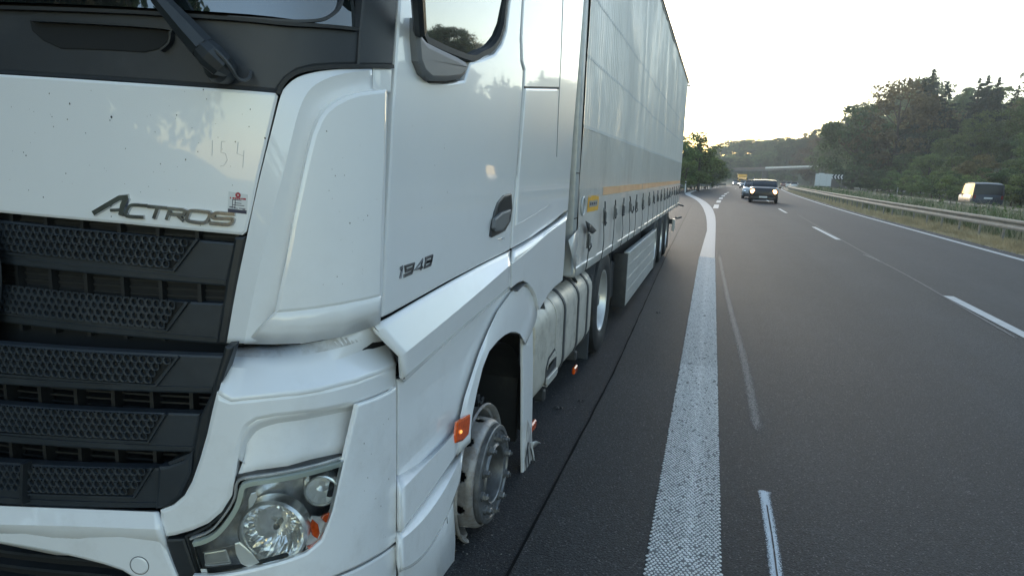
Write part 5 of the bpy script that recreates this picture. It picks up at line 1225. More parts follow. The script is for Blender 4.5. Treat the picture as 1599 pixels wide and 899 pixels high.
# ================================================================ TREES
def leafmat(name, c, tr=.48):
    m = bpy.data.materials.new(name); m.use_nodes = True; nt = m.node_tree; N = nt.nodes; L = nt.links; N.clear()
    o = N.new('ShaderNodeOutputMaterial'); d = N.new('ShaderNodeBsdfPrincipled'); t = N.new('ShaderNodeBsdfTranslucent'); mx = N.new('ShaderNodeMixShader'); mx.inputs[0].default_value = tr
    d.inputs['Roughness'].default_value = .6; d.inputs['Specular IOR Level'].default_value = .25
    tc = N.new('ShaderNodeTexCoord'); n1 = N.new('ShaderNodeTexNoise'); n1.inputs['Scale'].default_value = .55; n1.inputs['Detail'].default_value = 6; L.new(tc.outputs['Object'], n1.inputs['Vector'])
    gi = N.new('ShaderNodeNewGeometry'); mr = N.new('ShaderNodeMapRange'); mr.inputs[1].default_value = .3; mr.inputs[2].default_value = .7; mr.inputs[3].default_value = .55; mr.inputs[4].default_value = 1.45; L.new(n1.outputs[0], mr.inputs[0])
    m2 = N.new('ShaderNodeMapRange'); m2.inputs[3].default_value = .7; m2.inputs[4].default_value = 1.3; L.new(gi.outputs['Random Per Island'], m2.inputs[0])
    oi = N.new('ShaderNodeObjectInfo'); m3 = N.new('ShaderNodeMapRange'); m3.inputs[3].default_value = .75; m3.inputs[4].default_value = 1.3; L.new(oi.outputs['Random'], m3.inputs[0])
    a = N.new('ShaderNodeMath'); a.operation = 'MULTIPLY'; L.new(mr.outputs[0], a.inputs[0]); L.new(m2.outputs[0], a.inputs[1])
    b = N.new('ShaderNodeMath'); b.operation = 'MULTIPLY'; L.new(a.outputs[0], b.inputs[0]); L.new(m3.outputs[0], b.inputs[1])
    hs = N.new('ShaderNodeHueSaturation'); hs.inputs['Color'].default_value = (*c, 1); L.new(b.outputs[0], hs.inputs['Value'])
    mh = N.new('ShaderNodeMapRange'); mh.inputs[3].default_value = .485; mh.inputs[4].default_value = .515; L.new(oi.outputs['Random'], mh.inputs[0]); L.new(mh.outputs[0], hs.inputs['Hue'])
    L.new(hs.outputs[0], d.inputs['Base Color']); L.new(hs.outputs[0], t.inputs['Color'])
    L.new(mx.outputs[0], o.inputs[0]); L.new(d.outputs[0], mx.inputs[1]); L.new(t.outputs[0], mx.inputs[2]); return m
LM = dict(dark=leafmat('dark_leaf', (.076, .110, .046)), mid=leafmat('green_leaf', (.115, .155, .055)), light=leafmat('light_leaf', (.16, .20, .066)), brown=leafmat('autumn_leaf', (.135, .108, .052)), conifer=leafmat('needle', (.030, .046, .030), .15))
M_bark = mat('bark', (.07, .055, .042), .9, var=.3, bump=.5, bscale=10)
def crown_mesh(seed, nblob, nleaf, leaf, shape='round', rx=.36, sparse=False):
    rg = np.random.default_rng(seed); C_ = []
    H = 12.0
    for k in range(nblob):
        if shape == 'cone':
            t = (k + rg.random()) / nblob; z = .12 + .86 * t; rad = rx * (1 - t) * (.25 + .8 * rg.random()); a = rg.random() * 6.28; br = .010 + .075 * (1 - t)
            C_.append((rad * math.cos(a) * H, rad * math.sin(a) * H, z * H, br * H, .30))
        else:
            v = rg.normal(size=3); v /= np.linalg.norm(v); q = (.35 + .65 * rg.random() ** .5)
            z = .50 + v[2] * .42 * q; wd = rx * (1 - max(0, z - .62) * .9)
            C_.append((v[0] * wd * q * H, v[1] * wd * q * H, z * H, (.075 + .07 * rg.random()) * H * (1 if not sparse else .7), .8))
    P = []
    for (x, y, z, r_, sq) in C_:
        n = int(nleaf / nblob) if shape != 'cone' else max(5, int(nleaf / nblob * min(2.2, (r_ / H / .05) ** 1.7))); D = rg.normal(size=(n, 3)); D /= np.linalg.norm(D, axis=1)[:, None]; D[:, 2] = np.abs(D[:, 2]) * .9 * np.sign(rg.random(n) - .25) if shape != 'cone' else D[:, 2] * .6
        rr = r_ * (.55 + .5 * rg.random(n)); c = np.array((x, y, z)) + D * rr[:, None] * np.array((1, 1, sq)); P.append((c, D))
    c = np.concatenate([p[0] for p in P]); D = np.concatenate([p[1] for p in P]); n = len(c)
    nn = D + rg.normal(size=(n, 3)) * .55; nn /= np.linalg.norm(nn, axis=1)[:, None]
    u = np.cross(nn, rg.normal(size=(n, 3))); u /= np.linalg.norm(u, axis=1)[:, None]; v = np.cross(nn, u)
    s = (leaf * (.6 + .8 * rg.random(n)))[:, None]
    V = np.stack([c - u * s, c + v * s * .6, c + u * s, c - v * s * .6], 1).reshape(-1, 3)
    me = bpy.data.meshes.new('crown'); me.vertices.add(4 * n); me.vertices.foreach_set('co', V.ravel()); me.loops.add(4 * n); me.loops.foreach_set('vertex_index', np.arange(4 * n)); me.polygons.add(n); me.polygons.foreach_set('loop_start', np.arange(0, 4 * n, 4)); me.polygons.foreach_set('loop_total', np.full(n, 4)); me.update(); me.validate()
    me.materials.append(LM['mid']); return me
def trunk_mesh(seed, cone=False):
    rnd = random.Random(seed); bm = bmesh.new(); H = 12
    tube(bm, [(0, 0, -.6), (.1, 0, 2), (.05, .1, 5), (0, 0, 8), (0, 0, 11.2 if cone else 9.5)], [.26, .21, .16, .10, .02], 7)
    if not cone:
        for k in range(9):
            a = rnd.random() * 6.28; z = 3 + rnd.random() * 4.5; l = 2.2 + rnd.random() * 1.6
            tube(bm, [(0, 0, z), (math.cos(a) * l * .5, math.sin(a) * l * .5, z + l * .5), (math.cos(a) * l, math.sin(a) * l, z + l * 1.1)], [.09, .06, .015], 5)
    me = bpy.data.meshes.new('trunk'); bm.to_mesh(me); bm.free(); me.materials.append(M_bark); return me
CR = [crown_mesh(11, 42, 6400, .20, rx=.34), crown_mesh(12, 55, 7200, .19, rx=.40), crown_mesh(13, 36, 6000, .20, rx=.30)]
CC = [crown_mesh(21, 130, 8500, .15, 'cone', .30), crown_mesh(22, 140, 8500, .15, 'cone', .24)]
CS = crown_mesh(31, 36, 3000, .18, rx=.30, sparse=True)
BU = [crown_mesh(41, 26, 4200, .22, rx=.5)]
TM = [trunk_mesh(1), trunk_mesh(2)]; TC = trunk_mesh(3, True)
tr_i = 0
def tree_at(x, y, z, h, kind, label, group, wide=1.0, shape=None, name='tree'):
    global tr_i
    tr_i += 1
    cone = shape == 'cone'
    cm = CC[tr_i % 2] if cone else (CS if shape == 'sparse' else (BU[0] if shape == 'bush' else CR[tr_i % 3]))
    t = thing(name, label, 'tree' if shape != 'bush' else 'bush', (x, y, z), group)
    s = h / 12; t.rotation_euler = (0, 0, random.random() * 6.28); t.scale = (s * wide, s * wide, s)
    c = bpy.data.objects.new('crown' if shape != 'bush' else 'foliage', cm); col.objects.link(c); c.parent = t
    c.material_slots[0].link = 'OBJECT'; c.material_slots[0].material = LM[kind]
    k = bpy.data.objects.new('trunk' if shape != 'bush' else 'stem', TC if cone else TM[tr_i % 2]); col.objects.link(k); k.parent = t
    return t
def tree_px(px, py, Y, kind, label, group, wide=1.0, shape=None, name='tree', hmin=5, hmax=24):
    p = onp(px, py, 1, Y); X = float(p[0]); zt_ = float(p[2]); zb_ = terrain(X, Y); h = (zt_ - zb_) / .985
    h = max(hmin, min(hmax, h)); return tree_at(X, Y, zt_ - h * .985 if h == hmax else zb_, h, kind, label, group, wide, shape, name)
hor = lambda px: 276.5 + (px - 1122) * .0382
sky_line = [(1205, 226), (1228, 212), (1255, 206), (1269, 196), (1299, 180), (1320, 168), (1345, 154), (1375, 160), (1395, 138), (1420, 122), (1460, 108), (1490, 142), (1520, 128), (1545, 118), (1570, 136), (1599, 138), (1625, 120), (1660, 75), (1720, 35), (1790, 60), (1850, 95), (1950, 120), (2300, 60)]
skl = lambda px: float(np.interp(px, [a for a, _ in sky_line], [b for _, b in sky_line]))
names = {('dark', 0): 'dark green leafy tree in the front row at the foot of the wooded slope', ('mid', 0): 'mid green broad tree in the front row at the foot of the wooded slope', ('light', 0): 'pale yellowish green tree in the front row at the foot of the wooded slope', ('brown', 0): 'reddish brown tree in the front row at the foot of the wooded slope'}
lay = ['in the front row at the foot of the wooded slope', 'in the second row on the wooded slope', 'high on the wooded slope', 'on the skyline of the wooded slope']
lay2 = ['in the slope\'s front row', 'in the slope\'s second row', 'high on the slope', 'on the slope\'s skyline']
col_w = dict(dark='dark green leafy', mid='mid green broad', light='pale yellowish green', brown='reddish brown', conifer='dark pointed conifer')
def where(px): return 'near the bridge end' if px < 1300 else ('above the white box lorry' if px < 1360 else ('left of the dark van' if px < 1480 else ('above the dark van' if px < 1620 else 'right of the dark van')))
rt = random.Random(5)
ORD = 'first second third fourth fifth sixth seventh eighth ninth tenth eleventh twelfth thirteenth fourteenth fifteenth sixteenth seventeenth eighteenth nineteenth twentieth'.split()
def onum(n):
    if n < 20: return ORD[n]
    t = ['twenty', 'thirty', 'forty', 'fifty', 'sixty'][(n + 1) // 10 - 2]; u = (n + 1) % 10
    return t.replace('y', 'ieth') if u == 0 else t + '-' + ORD[u - 1]
def hill(Xoff, frac, layer, step, kinds, wide):
    k_n = 0
    px = (1226 if layer > 1 else 1328) + rt.random() * step
    while px < 2500:
        tan = (px - 1122) / FPX
        Y = Xoff / tan
        for _ in range(8):
            Y = (Xoff + bend(min(Y, 420))) / math.tan(math.atan((px - 799.5) / FPX) - YAW + .0) if (math.atan((px - 799.5) / FPX) - YAW) > .02 else 320
            Y = min(Y, 330)
        h0, sk = hor(px), skl(px)
        py = h0 - (h0 - sk) * frac * (.9 + .16 * rt.random()) + (4 if layer == 3 else 0) * rt.random()
        k = kinds(px, rt)
        tree_px(px, py, Y, k, ('%s tree, %s from the left %s' % (col_w[k] if k != 'conifer' else 'dark conifer', onum(k_n), lay2[layer])) if px < 1640 else 'tree of the wooded slope beyond the right edge of the picture, mirrored in the door', 'trees on the wooded slope', wide, 'cone' if k == 'conifer' else None)
        k_n += 1
        wpx = 9.0 * wide * FPX / max(Y, 40) * .42
        px += max(step, wpx) * (.8 + .5 * rt.random())
def kf(px, r):
    if 1505 < px < 1590: return 'brown' if r.random() < .75 else 'mid'
    return r.choice(['dark', 'mid', 'mid', 'light', 'light'])
def km(px, r):
    if 1380 < px < 1425: return 'brown'
    return r.choice(['dark', 'mid', 'light', 'mid', 'light'])
def kh(px, r): return r.choice(['dark', 'mid', 'mid', 'dark', 'light', 'brown'] if px < 1450 else ['dark', 'mid', 'mid', 'light', 'dark'])
def ks(px, r):
    if px < 1370: return 'dark'
    if px < 1425: return 'brown'
    if px < 1600: return r.choice(['dark', 'dark', 'mid'])
    return r.choice(['dark', 'mid', 'brown']) if px < 1600 else r.choice(['dark', 'mid', 'brown', 'brown'])
hill(30, .34, 0, 17, kf, 1.25)
hill(36, .56, 1, 19, km, 1.2)
hill(44, .78, 2, 19, kh, 1.1)
hill(54, .99, 3, 16, ks, 1.0)
# single trees that stand out on the skyline
for px, py, k, sh, lab in ((1460, 107, 'conifer', 'cone', 'tallest pointed conifer on the skyline of the slope'), (1481, 127, 'conifer', 'cone', 'narrow conifer tip just right of the tallest conifer'), (1444, 122, 'conifer', 'cone', 'conifer just left of the tallest one on the skyline'), (1412, 118, 'brown', None, 'brown-tinged broad tree at the skyline left of the conifers'), (1545, 117, 'conifer', 'cone', 'dark conifer clump peak above the van, on the skyline'), (1531, 122, 'conifer', 'cone', 'dark conifer left in the clump above the van'), (1562, 120, 'conifer', 'cone', 'dark conifer right in the clump above the van'), (1592, 133, 'conifer', 'cone', 'dark conifer at the right edge of the picture'), (1347, 152, 'dark', None, 'rounded dark tree topping the left shoulder of the slope')):
    tree_px(px, py, 150, k, lab, None, 1.0 if sh is None else 1.2, sh, hmax=22)
# bushes at the foot of the slope behind the far rail
b_n = 0
for px in list(range(1330, 1640, 16)) + list(range(1660, 2300, 50)):
    Y = 29 / max(.05, (px - 1122) / FPX); k = rt.choice(['mid', 'light', 'mid', 'dark'])
    tree_px(px + rt.randint(-4, 4), hor(px) - rt.uniform(14, 30) * (1 + max(0, px - 1450) / 300), min(Y, 170), k, ('%s bush behind the far rail, %s from the left along the slope\'s foot' % ({'mid': 'green', 'light': 'light green', 'dark': 'dark green'}[k], onum(b_n))) if px < 1640 else 'bush at the slope\'s foot beyond the right edge of the picture', 'bushes along the foot of the slope', 1.3, 'bush', 'bush', 1.2, 7); b_n += 1
# the far wood round the bridge
f_n = -1
for px in range(1108, 1340, 9):
    f_n += 1
    for Y, t in ((420, 1.0), (405, .86), (375, .70), (352, .52), (338, .34), (318, .22), (302, .13)):
        sk = float(np.interp(px, [1105, 1119, 1135, 1157, 1192, 1210, 1225, 1340], [241, 238, 230, 232, 237, 241, 236, 225])); h0 = hor(px)
        k = rt.choice(['mid', 'light', 'light', 'mid']) if t < .9 else rt.choice(['dark', 'mid'])
        tree_px(px + rt.uniform(-4, 4), h0 - (h0 - sk) * t * rt.uniform(.88, 1.06), Y, k, '%s tree, %s from the left %s' % (col_w[k], onum(f_n), {1.0: 'on the far wood\'s crest', .86: 'just below the far wood\'s crest', .70: 'half way up the far wood', .52: 'in the far wood\'s second row', .34: 'at the far wood\'s foot', .22: 'among the low trees before the far wood', .13: 'in the scrub behind the bridge'}[t]), 'trees of the far wood behind the bridge', 1.25, hmax=45, hmin=9 if t > .3 else 3)
# left of the road, behind the trailer
for px, py, Y, k, sh, w_, lab in ((1098, 198, 82, 'light', 'sparse', 1.1, 'tall thin-crowned tree with sky showing through, just right of the trailer'), (1078, 208, 84, 'light', None, 1.1, 'light green tree directly behind the trailer tail'), (1090, 226, 92, 'mid', None, 1.2, 'green tree below the thin-crowned tree'), (1066, 214, 78, 'mid', None, 1.1, 'dark tree partly hidden by the trailer edge'), (1106, 238, 100, 'mid', None, 1.2, 'rounded green tree right of the thin-crowned tree'), (1117, 243, 120, 'dark', None, 1.2, 'dark tree left of the far bridge end'), (1074, 244, 72, 'light', 'bush', 1.2, 'bright green bush behind the first marker post'), (1092, 250, 86, 'light', 'bush', 1.2, 'bright green bush behind the second marker post'), (1108, 256, 100, 'mid', 'bush', 1.2, 'green bush behind the third marker post'), (1084, 228, 96, 'mid', None, 1.2, 'dark tree in the gap behind the bright bushes'), (1124, 250, 150, 'dark', None, 1.2, 'dark green tree over the left end of the bridge')):
    tree_px(px, py, Y, k, lab, 'trees left of the road', w_, sh, 'bush' if sh == 'bush' else 'tree', hmin=2.5)
for bi, (x, y, h, k) in enumerate(((-10, -9, 11, 'brown'), (-6.5, -13, 10, 'dark'), (-15, -4, 12, 'mid'), (-13, -16, 13, 'dark'), (-18, 6, 13, 'dark'), (-16, 18, 12, 'mid'), (-17, 30, 13, 'dark'), (-15, 42, 12, 'mid'), (-14, 55, 12, 'dark'), (-19, -12, 13, 'mid'))):
    tree_at(x, y, terrain(x, y), h, k, '%s tree, %s on the bank left of the truck, outside the picture' % (col_w[k], onum(bi)), 'trees on the bank left of the truck', 1.2)

# ================================================================ BRIDGE
M_conc = mat('bridge_concrete', (.10, .097, .09), .8, var=.12, vscale=.6)
M_conl = mat('parapet_paint', (.62, .63, .61), .6, var=.05)
M_brn = mat('weathered_parapet', (.15, .11, .09), .7, var=.15, vscale=.5)
BR = thing('road_bridge', 'slender concrete road bridge with a pale parapet crossing the motorway ahead', 'bridge')
def b3(px, py, Y): return Vector(onp(px, py, 1, Y))
def span(name, a, b, dz0, dz1, dy0, dy1, mt, w0=0.0):
    bm = bmesh.new(); vs = []
    for p, dz in ((a, dz0), (b, dz1)):
        for yy, zz in ((0, 0), (0, -dz), (dy1, -dz), (dy1, 0)): vs.append(bm.verts.new((p.x, p.y + yy + dy0, p.z + zz - w0)))
    for k in range(4): bm.faces.new((vs[k], vs[(k + 1) % 4], vs[4 + (k + 1) % 4], vs[4 + k]))
    bm.faces.new(vs[:4][::-1]); bm.faces.new(vs[4:])
    return finish(bm, name, mt, BR)
pl_, pm_, pr_ = b3(1100, 263.4, 335), b3(1195, 260.8, 285), b3(1318, 256.6, 228)
span('deck', pl_, pm_, .7, .8, .3, 6, M_conc, .75); span('parapet', pl_, pm_, .85, .9, 0, .3, M_brn)
span('deck', pm_, pr_, 1.0, .4, .3, 6, M_conc, .5); span('parapet', pm_, pr_, .65, .5, -.05, .3, M_conl)
for px, Y, w_ in ((1195.5, 286, .95), (1302, 236, .45)):
    p = b3(px, 265, Y); z0 = dip(Y) - 1
    o = obox('pillar', (p.x - w_, p.y + 1, z0), (p.x + w_, p.y + 3, p.z + .6), M_conc, BR, .08)
o = obox('abutment', (pr_.x - 3.4, pr_.y + 2, dip(228) - 1), (pr_.x + 2, pr_.y + 8, pr_.z - .5), M_conc, BR, .1)
rebase(BR, (pm_.x, pm_.y, dip(285)))
# chevron board by the opposite carriageway
c = b3(1307, 276.2, 128); CB = thing('chevron_board', 'black and white chevron board beside the white box lorry', 'road sign', (c.x, c.y, terrain(c.x, c.y)))
wb, hb = 1.05, .42
o = obox('board', (c.x - wb, c.y, c.z - hb), (c.x + wb, c.y + .06, c.z + hb), M_black, CB, .02)
for k in range(4):
    x = c.x - wb + .08 + k * .5; V = [(x + .22, c.y - .006, c.z + hb * .85), (x + .42, c.y - .006, c.z + hb * .85), (x + .22, c.y - .006, c.z), (x + .42, c.y - .006, c.z - hb * .85), (x + .22, c.y - .006, c.z - hb * .85), (x + .02, c.y - .006, c.z)]
    raw('chevron', V, [(0, 1, 2, 5), (5, 2, 3, 4)], mat_w, CB)
for s_ in (-1, 1): obox('sign_post', (c.x + s_ * .8 - .05, c.y + .06, terrain(c.x, c.y) - .3), (c.x + s_ * .8 + .05, c.y + .14, c.z + hb), M_post, CB, .01)
base = Vector(CB.location); 
for ch in CB.children: ch.location = ch.location - base

# ================================================================ CARS
def lamp(name, c, s): return mat(name, c, .3, emit=c, es=s)
M_hl = lamp('lit_headlamp', (1.0, .50, .18), 5); M_hlw = lamp('lit_headlamp_white', (1, .96, .9), 4.0); M_tail = mat('tail_lamp', (.20, .01, .01), .25)
M_plate = mat('number_plate', (.62, .62, .60), .5)
def carpaint(n, c): return mat(n, c, .3, coat=1.0, coatr=.03)
def car(label, x, y, rot, L, W_, H, paint, kind='saloon', lights=None, face=-1, group=None, tails=False, cat='car'):
    """front at local -Y"""
    t = thing('car' if cat == 'car' else cat, label, cat, (x, y, dip(y)), group); t.rotation_euler = (0, 0, rot)
    hw = W_ / 2; gc = .17
    if kind == 'saloon': st = [(-.5, .60, .40, .62), (-.485, .80, .24, .70), (-.44, .95, .19, .80), (-.36, .99, gc, .90), (-.22, 1, gc, .97), (0, 1, gc, .98), (.25, 1, gc, .99), (.38, .98, gc, .97), (.47, .93, .22, .90), (.5, .80, .36, .80)]; gh = [(-.20, .86, .97), (-.05, .80, H - .03), (.16, .78, H - .02), (.30, .82, 1.18), (.37, .86, .96)]
    elif kind == 'suv': st = [(-.5, .70, .45, .80), (-.485, .88, .28, .95), (-.44, .97, .22, 1.02), (-.36, 1, gc + .05, 1.07), (-.2, 1, gc + .05, 1.10), (.2, 1, gc + .05, 1.10), (.42, 1, gc + .08, 1.08), (.49, .94, .3, 1.0), (.5, .84, .45, .9)]; gh = [(-.24, .90, 1.07), (-.10, .82, H - .05), (.1, .80, H), (.36, .80, H - .04), (.46, .88, 1.05)]
    else: st = [(-.5, .75, .40, .85), (-.485, .90, .26, .98), (-.44, .97, .2, 1.06), (-.38, 1, gc, 1.10), (-.1, 1, gc, 1.14), (.3, 1, gc, 1.14), (.485, 1, gc + .06, 1.12), (.5, .95, .3, 1.05)]; gh = [(-.36, .93, 1.08), (-.22, .87, H - .06), (0, .86, H), (.38, .86, H - .01), (.475, .90, H - .12), (.492, .96, 1.06)]
    bm = bmesh.new(); R_ = []
    for q, wf, zb, zt2 in st:
        w2 = hw * wf; yy = q * L; mid = (zb + zt2) / 2
        pts = [(0, zb), (w2 * .9, zb), (w2 * .99, zb + .09), (w2, mid), (w2 * .985, zt2 - .12), (w2 * .90, zt2 - .02), (w2 * .5, zt2 + .015), (0, zt2 + .02)]
        ring = pts + [(-a, b) for a, b in pts[-2:0:-1]]
        R_.append([bm.verts.new((a, yy, b)) for a, b in ring])
    n = len(R_[0])
    for i in range(len(R_) - 1):
        for k in range(n): bm.faces.new((R_[i][k], R_[i + 1][k], R_[i + 1][(k + 1) % n], R_[i][(k + 1) % n]))
    bm.faces.new(R_[0]); bm.faces.new(R_[-1][::-1])
    bmesh.ops.recalc_face_normals(bm, faces=bm.faces)
    body = finish(bm, 'body', paint, t, 50)
    # greenhouse of glass, roof skin and pillars
    bm = bmesh.new(); R_ = []
    for q, wf, z in gh:
        w2 = hw * wf; zb = .85
        R_.append([bm.verts.new((a, q * L, b)) for a, b in ((-w2 - (z - .95) * .12 - .02 * (z < 1.1), zb), (-w2, z - .03), (-w2 * .9, z), (0, z + .03), (w2 * .9, z), (w2, z - .03), (w2 + (z - .95) * .12 + .02 * (z < 1.1), zb))])
    for i in range(len(R_) - 1):
        for k in range(6): bm.faces.new((R_[i][k], R_[i + 1][k], R_[i + 1][k + 1], R_[i][k + 1]))
    bm.faces.new(R_[0]); bm.faces.new(R_[-1][::-1]); bmesh.ops.recalc_face_normals(bm, faces=bm.faces)
    finish(bm, 'windows', M_glass2, t, 40)
    bm = bmesh.new(); rr_ = [g for g in gh if g[2] > H - .15]; R_ = []
    y0r, y1r = rr_[0][0] * L, rr_[-1][0] * L
    for q, wf, z in rr_: w2 = hw * wf + .012; R_.append([bm.verts.new((a, q * L, b + .012)) for a, b in ((-w2, z - .07), (-w2, z - .03), (-w2 * .9, z), (0, z + .03), (w2 * .9, z), (w2, z - .03), (w2, z - .07))])
    for i in range(len(R_) - 1):
        for k in range(6): bm.faces.new((R_[i][k], R_[i + 1][k], R_[i + 1][k + 1], R_[i][k + 1]))
    bmesh.ops.recalc_face_normals(bm, faces=bm.faces); finish(bm, 'roof', paint, t, 40)
    for s_ in (-1, 1):
        a, b = gh[0], rr_[0]; bm = bmesh.new(); tube(bm, [(s_ * hw * a[1], a[0] * L, a[2] - .02), (s_ * (hw * b[1] + .005), b[0] * L, b[2] - .03)], .035, 6); finish(bm, 'pillar', paint, t)
        a, b = gh[-1], rr_[-1]; bm = bmesh.new(); tube(bm, [(s_ * hw * a[1], a[0] * L, a[2] - .02), (s_ * (hw * b[1] + .005), b[0] * L, b[2] - .03)], .045, 6); finish(bm, 'pillar', paint, t)
        m_ = obox('side_mirror', (s_ * (hw + .02) - .0, gh[0][0] * L + .25, 1.0), (s_ * (hw + .19), gh[0][0] * L + .36, 1.13), paint, t, .02)
    for s_ in (-1, 1):
        for q in (-.315, .315):
            ty = full_wheel(t, s_ * (hw + .004), q * L, .325, .325, .21, s_, name='w')
            bm = bmesh.new(); M = Matrix.Translation((s_ * (hw - .001), q * L, .33)) @ Matrix.Diagonal((s_, 1, 1, 1)); lathe(bm, [(.37, -.02), (.365, .0), (.335, .0), (.33, -.05)], M, 24, 0, math.pi); finish(bm, 'wheel_arch', M_black, t)
    yf = -L / 2
    zc = st[0][3]
    for s_ in (-1, 1):
        bm = bmesh.new(); Mh = Matrix.Translation((s_ * hw * .74, yf + .045, zc - .03)) @ Matrix.Rotation(R(-90), 4, 'Z')
        k_ = 1.5 if lights is M_hl else 1.0
        lathe(bm, [(.10 * k_, -.05), (.10 * k_, .0), (.085 * k_, .025), (.05 * k_, .04), (0, .045)], Mh, 16)
        finish(bm, 'headlight', (lights or M_chrome), t)
    obox('grille', (-hw * .42, yf - .012, zc - .14), (hw * .42, yf + .05, zc + .04), M_black, t, .02)
    obox('front_bumper', (-hw * .86, yf - .03, .28), (hw * .86, yf + .1, .44), M_black if kind != 'van' else paint, t, .03)
    obox('number_plate', (-.26, yf - .045, .36), (.26, yf - .028, .47), M_plate, t, .004)
    ye = L / 2
    obox('rear_bumper', (-hw * .93, ye - .06, .34), (hw * .93, ye + .04, .58), paint, t, .03)
    obox('rear_number_plate', (-.26, ye - .0, .80 if kind == 'van' else .70), (.26, ye + .025, .92 if kind == 'van' else .82), M_plate, t, .004)
    for s_ in (-1, 1): obox('tail_light', (s_ * hw * .80, ye - .05, .80), (s_ * hw * .93, ye + .012, 1.05), M_tail, t, .015)
    return t
blackp = mat('black_car_paint', (.016, .013, .014), .35, coat=.25, coatr=.1); silver = carpaint('silver_car_paint', (.36, .37, .38)); bluep = mat('dark_blue_paint', (.026, .031, .042), .5, coat=.1); whitep = carpaint('white_car_paint', (.72, .72, .72)); greyp = carpaint('grey_car_paint', (.10, .105, .11)); redp = carpaint('dark_red_paint', (.16, .02, .02))
def gx(px, Y): return float(onp(px, 290, 1, Y)[0])
car('black car with both orange-glowing headlights lit, straddling the broken lane line', gx(1197.5, 49.5), 51.9, R(-4), 4.4, 1.88, 1.56, blackp, 'suv', M_hl)
car('silver car close behind the black car, mostly hidden by it', gx(1180, 58), 60.5, R(-3), 4.5, 1.78, 1.42, silver, 'saloon', None)
car('grey car with two white headlights lit, left of and behind the silver car', gx(1163.5, 134), 136, R(-4), 4.4, 1.78, 1.45, greyp, 'saloon', M_hlw)
car('pale car further back between the grey car and the black car roof', gx(1175, 160), 165, R(-4), 4.6, 1.8, 1.7, silver, 'suv', M_hlw)
car('distant car with two bright white headlights, leftmost of the oncoming traffic', gx(1149, 205), 205, R(-4), 4.4, 1.8, 1.45, greyp, 'saloon', M_hlw)
car('dark blue van seen from behind on the opposite carriageway, right edge of the picture', gx(1544, 58), 59.5, R(175), 4.8, 1.92, 1.95, bluep, 'van', cat='van')
for k, (px, Y, p_, lab) in enumerate(((1240, 190, whitep, 'white car on the opposite carriageway, nearest of three in a row'), (1232, 205, whitep, 'white car on the opposite carriageway, middle one of three in a row'), (1224, 222, redp, 'dark reddish car on the opposite carriageway, farthest of three in a row'))):
    car(lab, gx(px, Y), Y, R(174), 4.4, 1.8, 1.5, p_, 'suv')
# white box lorry, seen from behind
Y = 128; xb = gx(1284.5, Y); zb = dip(Y); BL = thing('box_lorry', 'white box lorry seen from behind on the opposite carriageway under the bridge end', 'lorry', (xb, Y, zb))
zt5 = float(onp(1284, 271.5, 1, Y)[2]) - zb
M_boxw = mat('box_white', (.56, .57, .56), .5, var=.04, dirt=(.4, .39, .37), damt=.3)
bx_ = obox('cargo_box', (-1.28, 0, .95), (1.28, 7, zt5), M_boxw, BL, .03)
for x_ in (-.006, .006): obox('rear_door', (min(x_, x_ * 200), -.03, 1.02), (max(x_, x_ * 200), .0, zt5 - .08), M_boxw, BL, .006)
for x_ in (-.5, .5): obox('door_bar', (x_ - .02, -.055, 1.05), (x_ + .02, -.03, zt5 - .12), M_alug, BL, .004)
obox('roof_lamp_bar', (-.8, .2, zt5), (.1, .5, zt5 + .12), M_boxw, BL, .02)
obox('underrun_bar', (-1.2, -.02, .5), (1.2, .1, .66), M_black, BL, .01); obox('chassis', (-.5, .1, .6), (.5, 8.5, .95), M_frame, BL, .01)
obox('cab', (-1.15, 7.1, .5), (1.15, 8.9, 2.4), whitep, BL, .1, 2)
for s_ in (-1, 1):
    for y_ in (1.4, 8.0): full_wheel(BL, s_ * 1.2, y_, .46, .46, .3, s_)
    obox('tail_light', (s_ * .9 - .15, -.04, .7), (s_ * .9 + .15, .0, .85), M_tail, BL, .01)
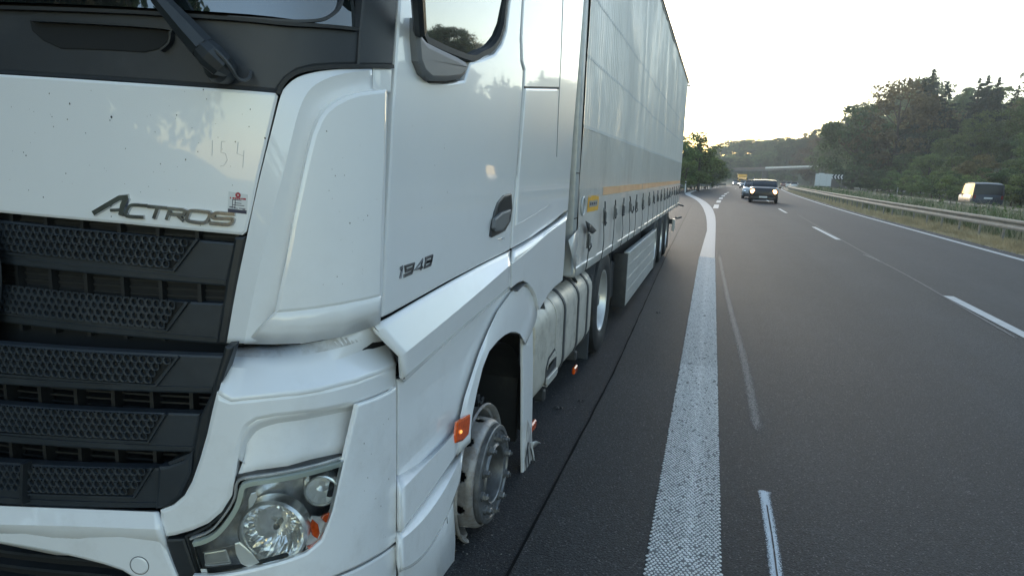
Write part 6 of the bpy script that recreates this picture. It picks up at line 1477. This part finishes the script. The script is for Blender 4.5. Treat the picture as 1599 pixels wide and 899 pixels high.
BL.rotation_euler = (0, 0, R(-7))
# yellow lorry coming towards us
Y = 205; xb = gx(1158.5, Y); zb = dip(Y); YL = thing('yellow_lorry', 'yellow lorry approaching in the distance in front of the bridge', 'lorry', (xb, Y, zb))
M_ylw = mat('yellow_paint', (.72, .38, .03), .4, coat=.5); zt6 = float(onp(1158, 272, 1, Y)[2]) - zb
obox('cab', (-1.15, 0, .45), (1.15, 2.0, zt6 * .84), M_ylw, YL, .12, 2); obox('cargo_box', (-1.22, 2.1, .9), (1.22, 9, zt6), M_ylw, YL, .05)
obox('windscreen', (-1.0, -.03, zt6 * .46), (1.0, .02, zt6 * .74), M_glass, YL, .03); obox('sun_visor', (-1.05, -.12, zt6 * .78), (1.05, .02, zt6 * .84), M_ylw, YL, .02)
obox('grille', (-.6, -.03, .75), (.6, .02, zt6 * .40), M_black, YL, .02); obox('front_bumper', (-1.18, -.08, .35), (1.18, .1, .68), M_ylw, YL, .04)
for s_ in (-1, 1):
    obox('headlight', (s_ * .85 - .16, -.10, .5), (s_ * .85 + .16, -.03, .68), M_hlw, YL, .02); obox('side_mirror', (s_ * 1.2 - .02, -.1, 1.7), (s_ * 1.45, .05, 2.2), M_black, YL, .02)
    for y_ in (1.1, 7.4): full_wheel(YL, s_ * 1.16, y_, .46, .46, .3, s_)
# bits of white plastic: torn flap lying by the leg (belongs to the debris)
# ================================================================ HAZE
hz = bmesh.new(); box(hz, (-160, -62, -6), (330, 470, 62)); ho = finish(hz, 'haze', None, None); ho.data.materials.clear()
hm = bpy.data.materials.new('haze_air'); hm.use_nodes = True; hm.node_tree.nodes.clear(); a = hm.node_tree.nodes.new('ShaderNodeOutputMaterial'); b = hm.node_tree.nodes.new('ShaderNodeVolumePrincipled'); b.inputs['Density'].default_value = .0008; b.inputs['Color'].default_value = (.97, .95, .91, 1); b.inputs['Anisotropy'].default_value = .1
hm.node_tree.links.new(b.outputs[0], a.inputs['Volume']); ho.data.materials.append(hm); ho['kind'] = 'stuff'
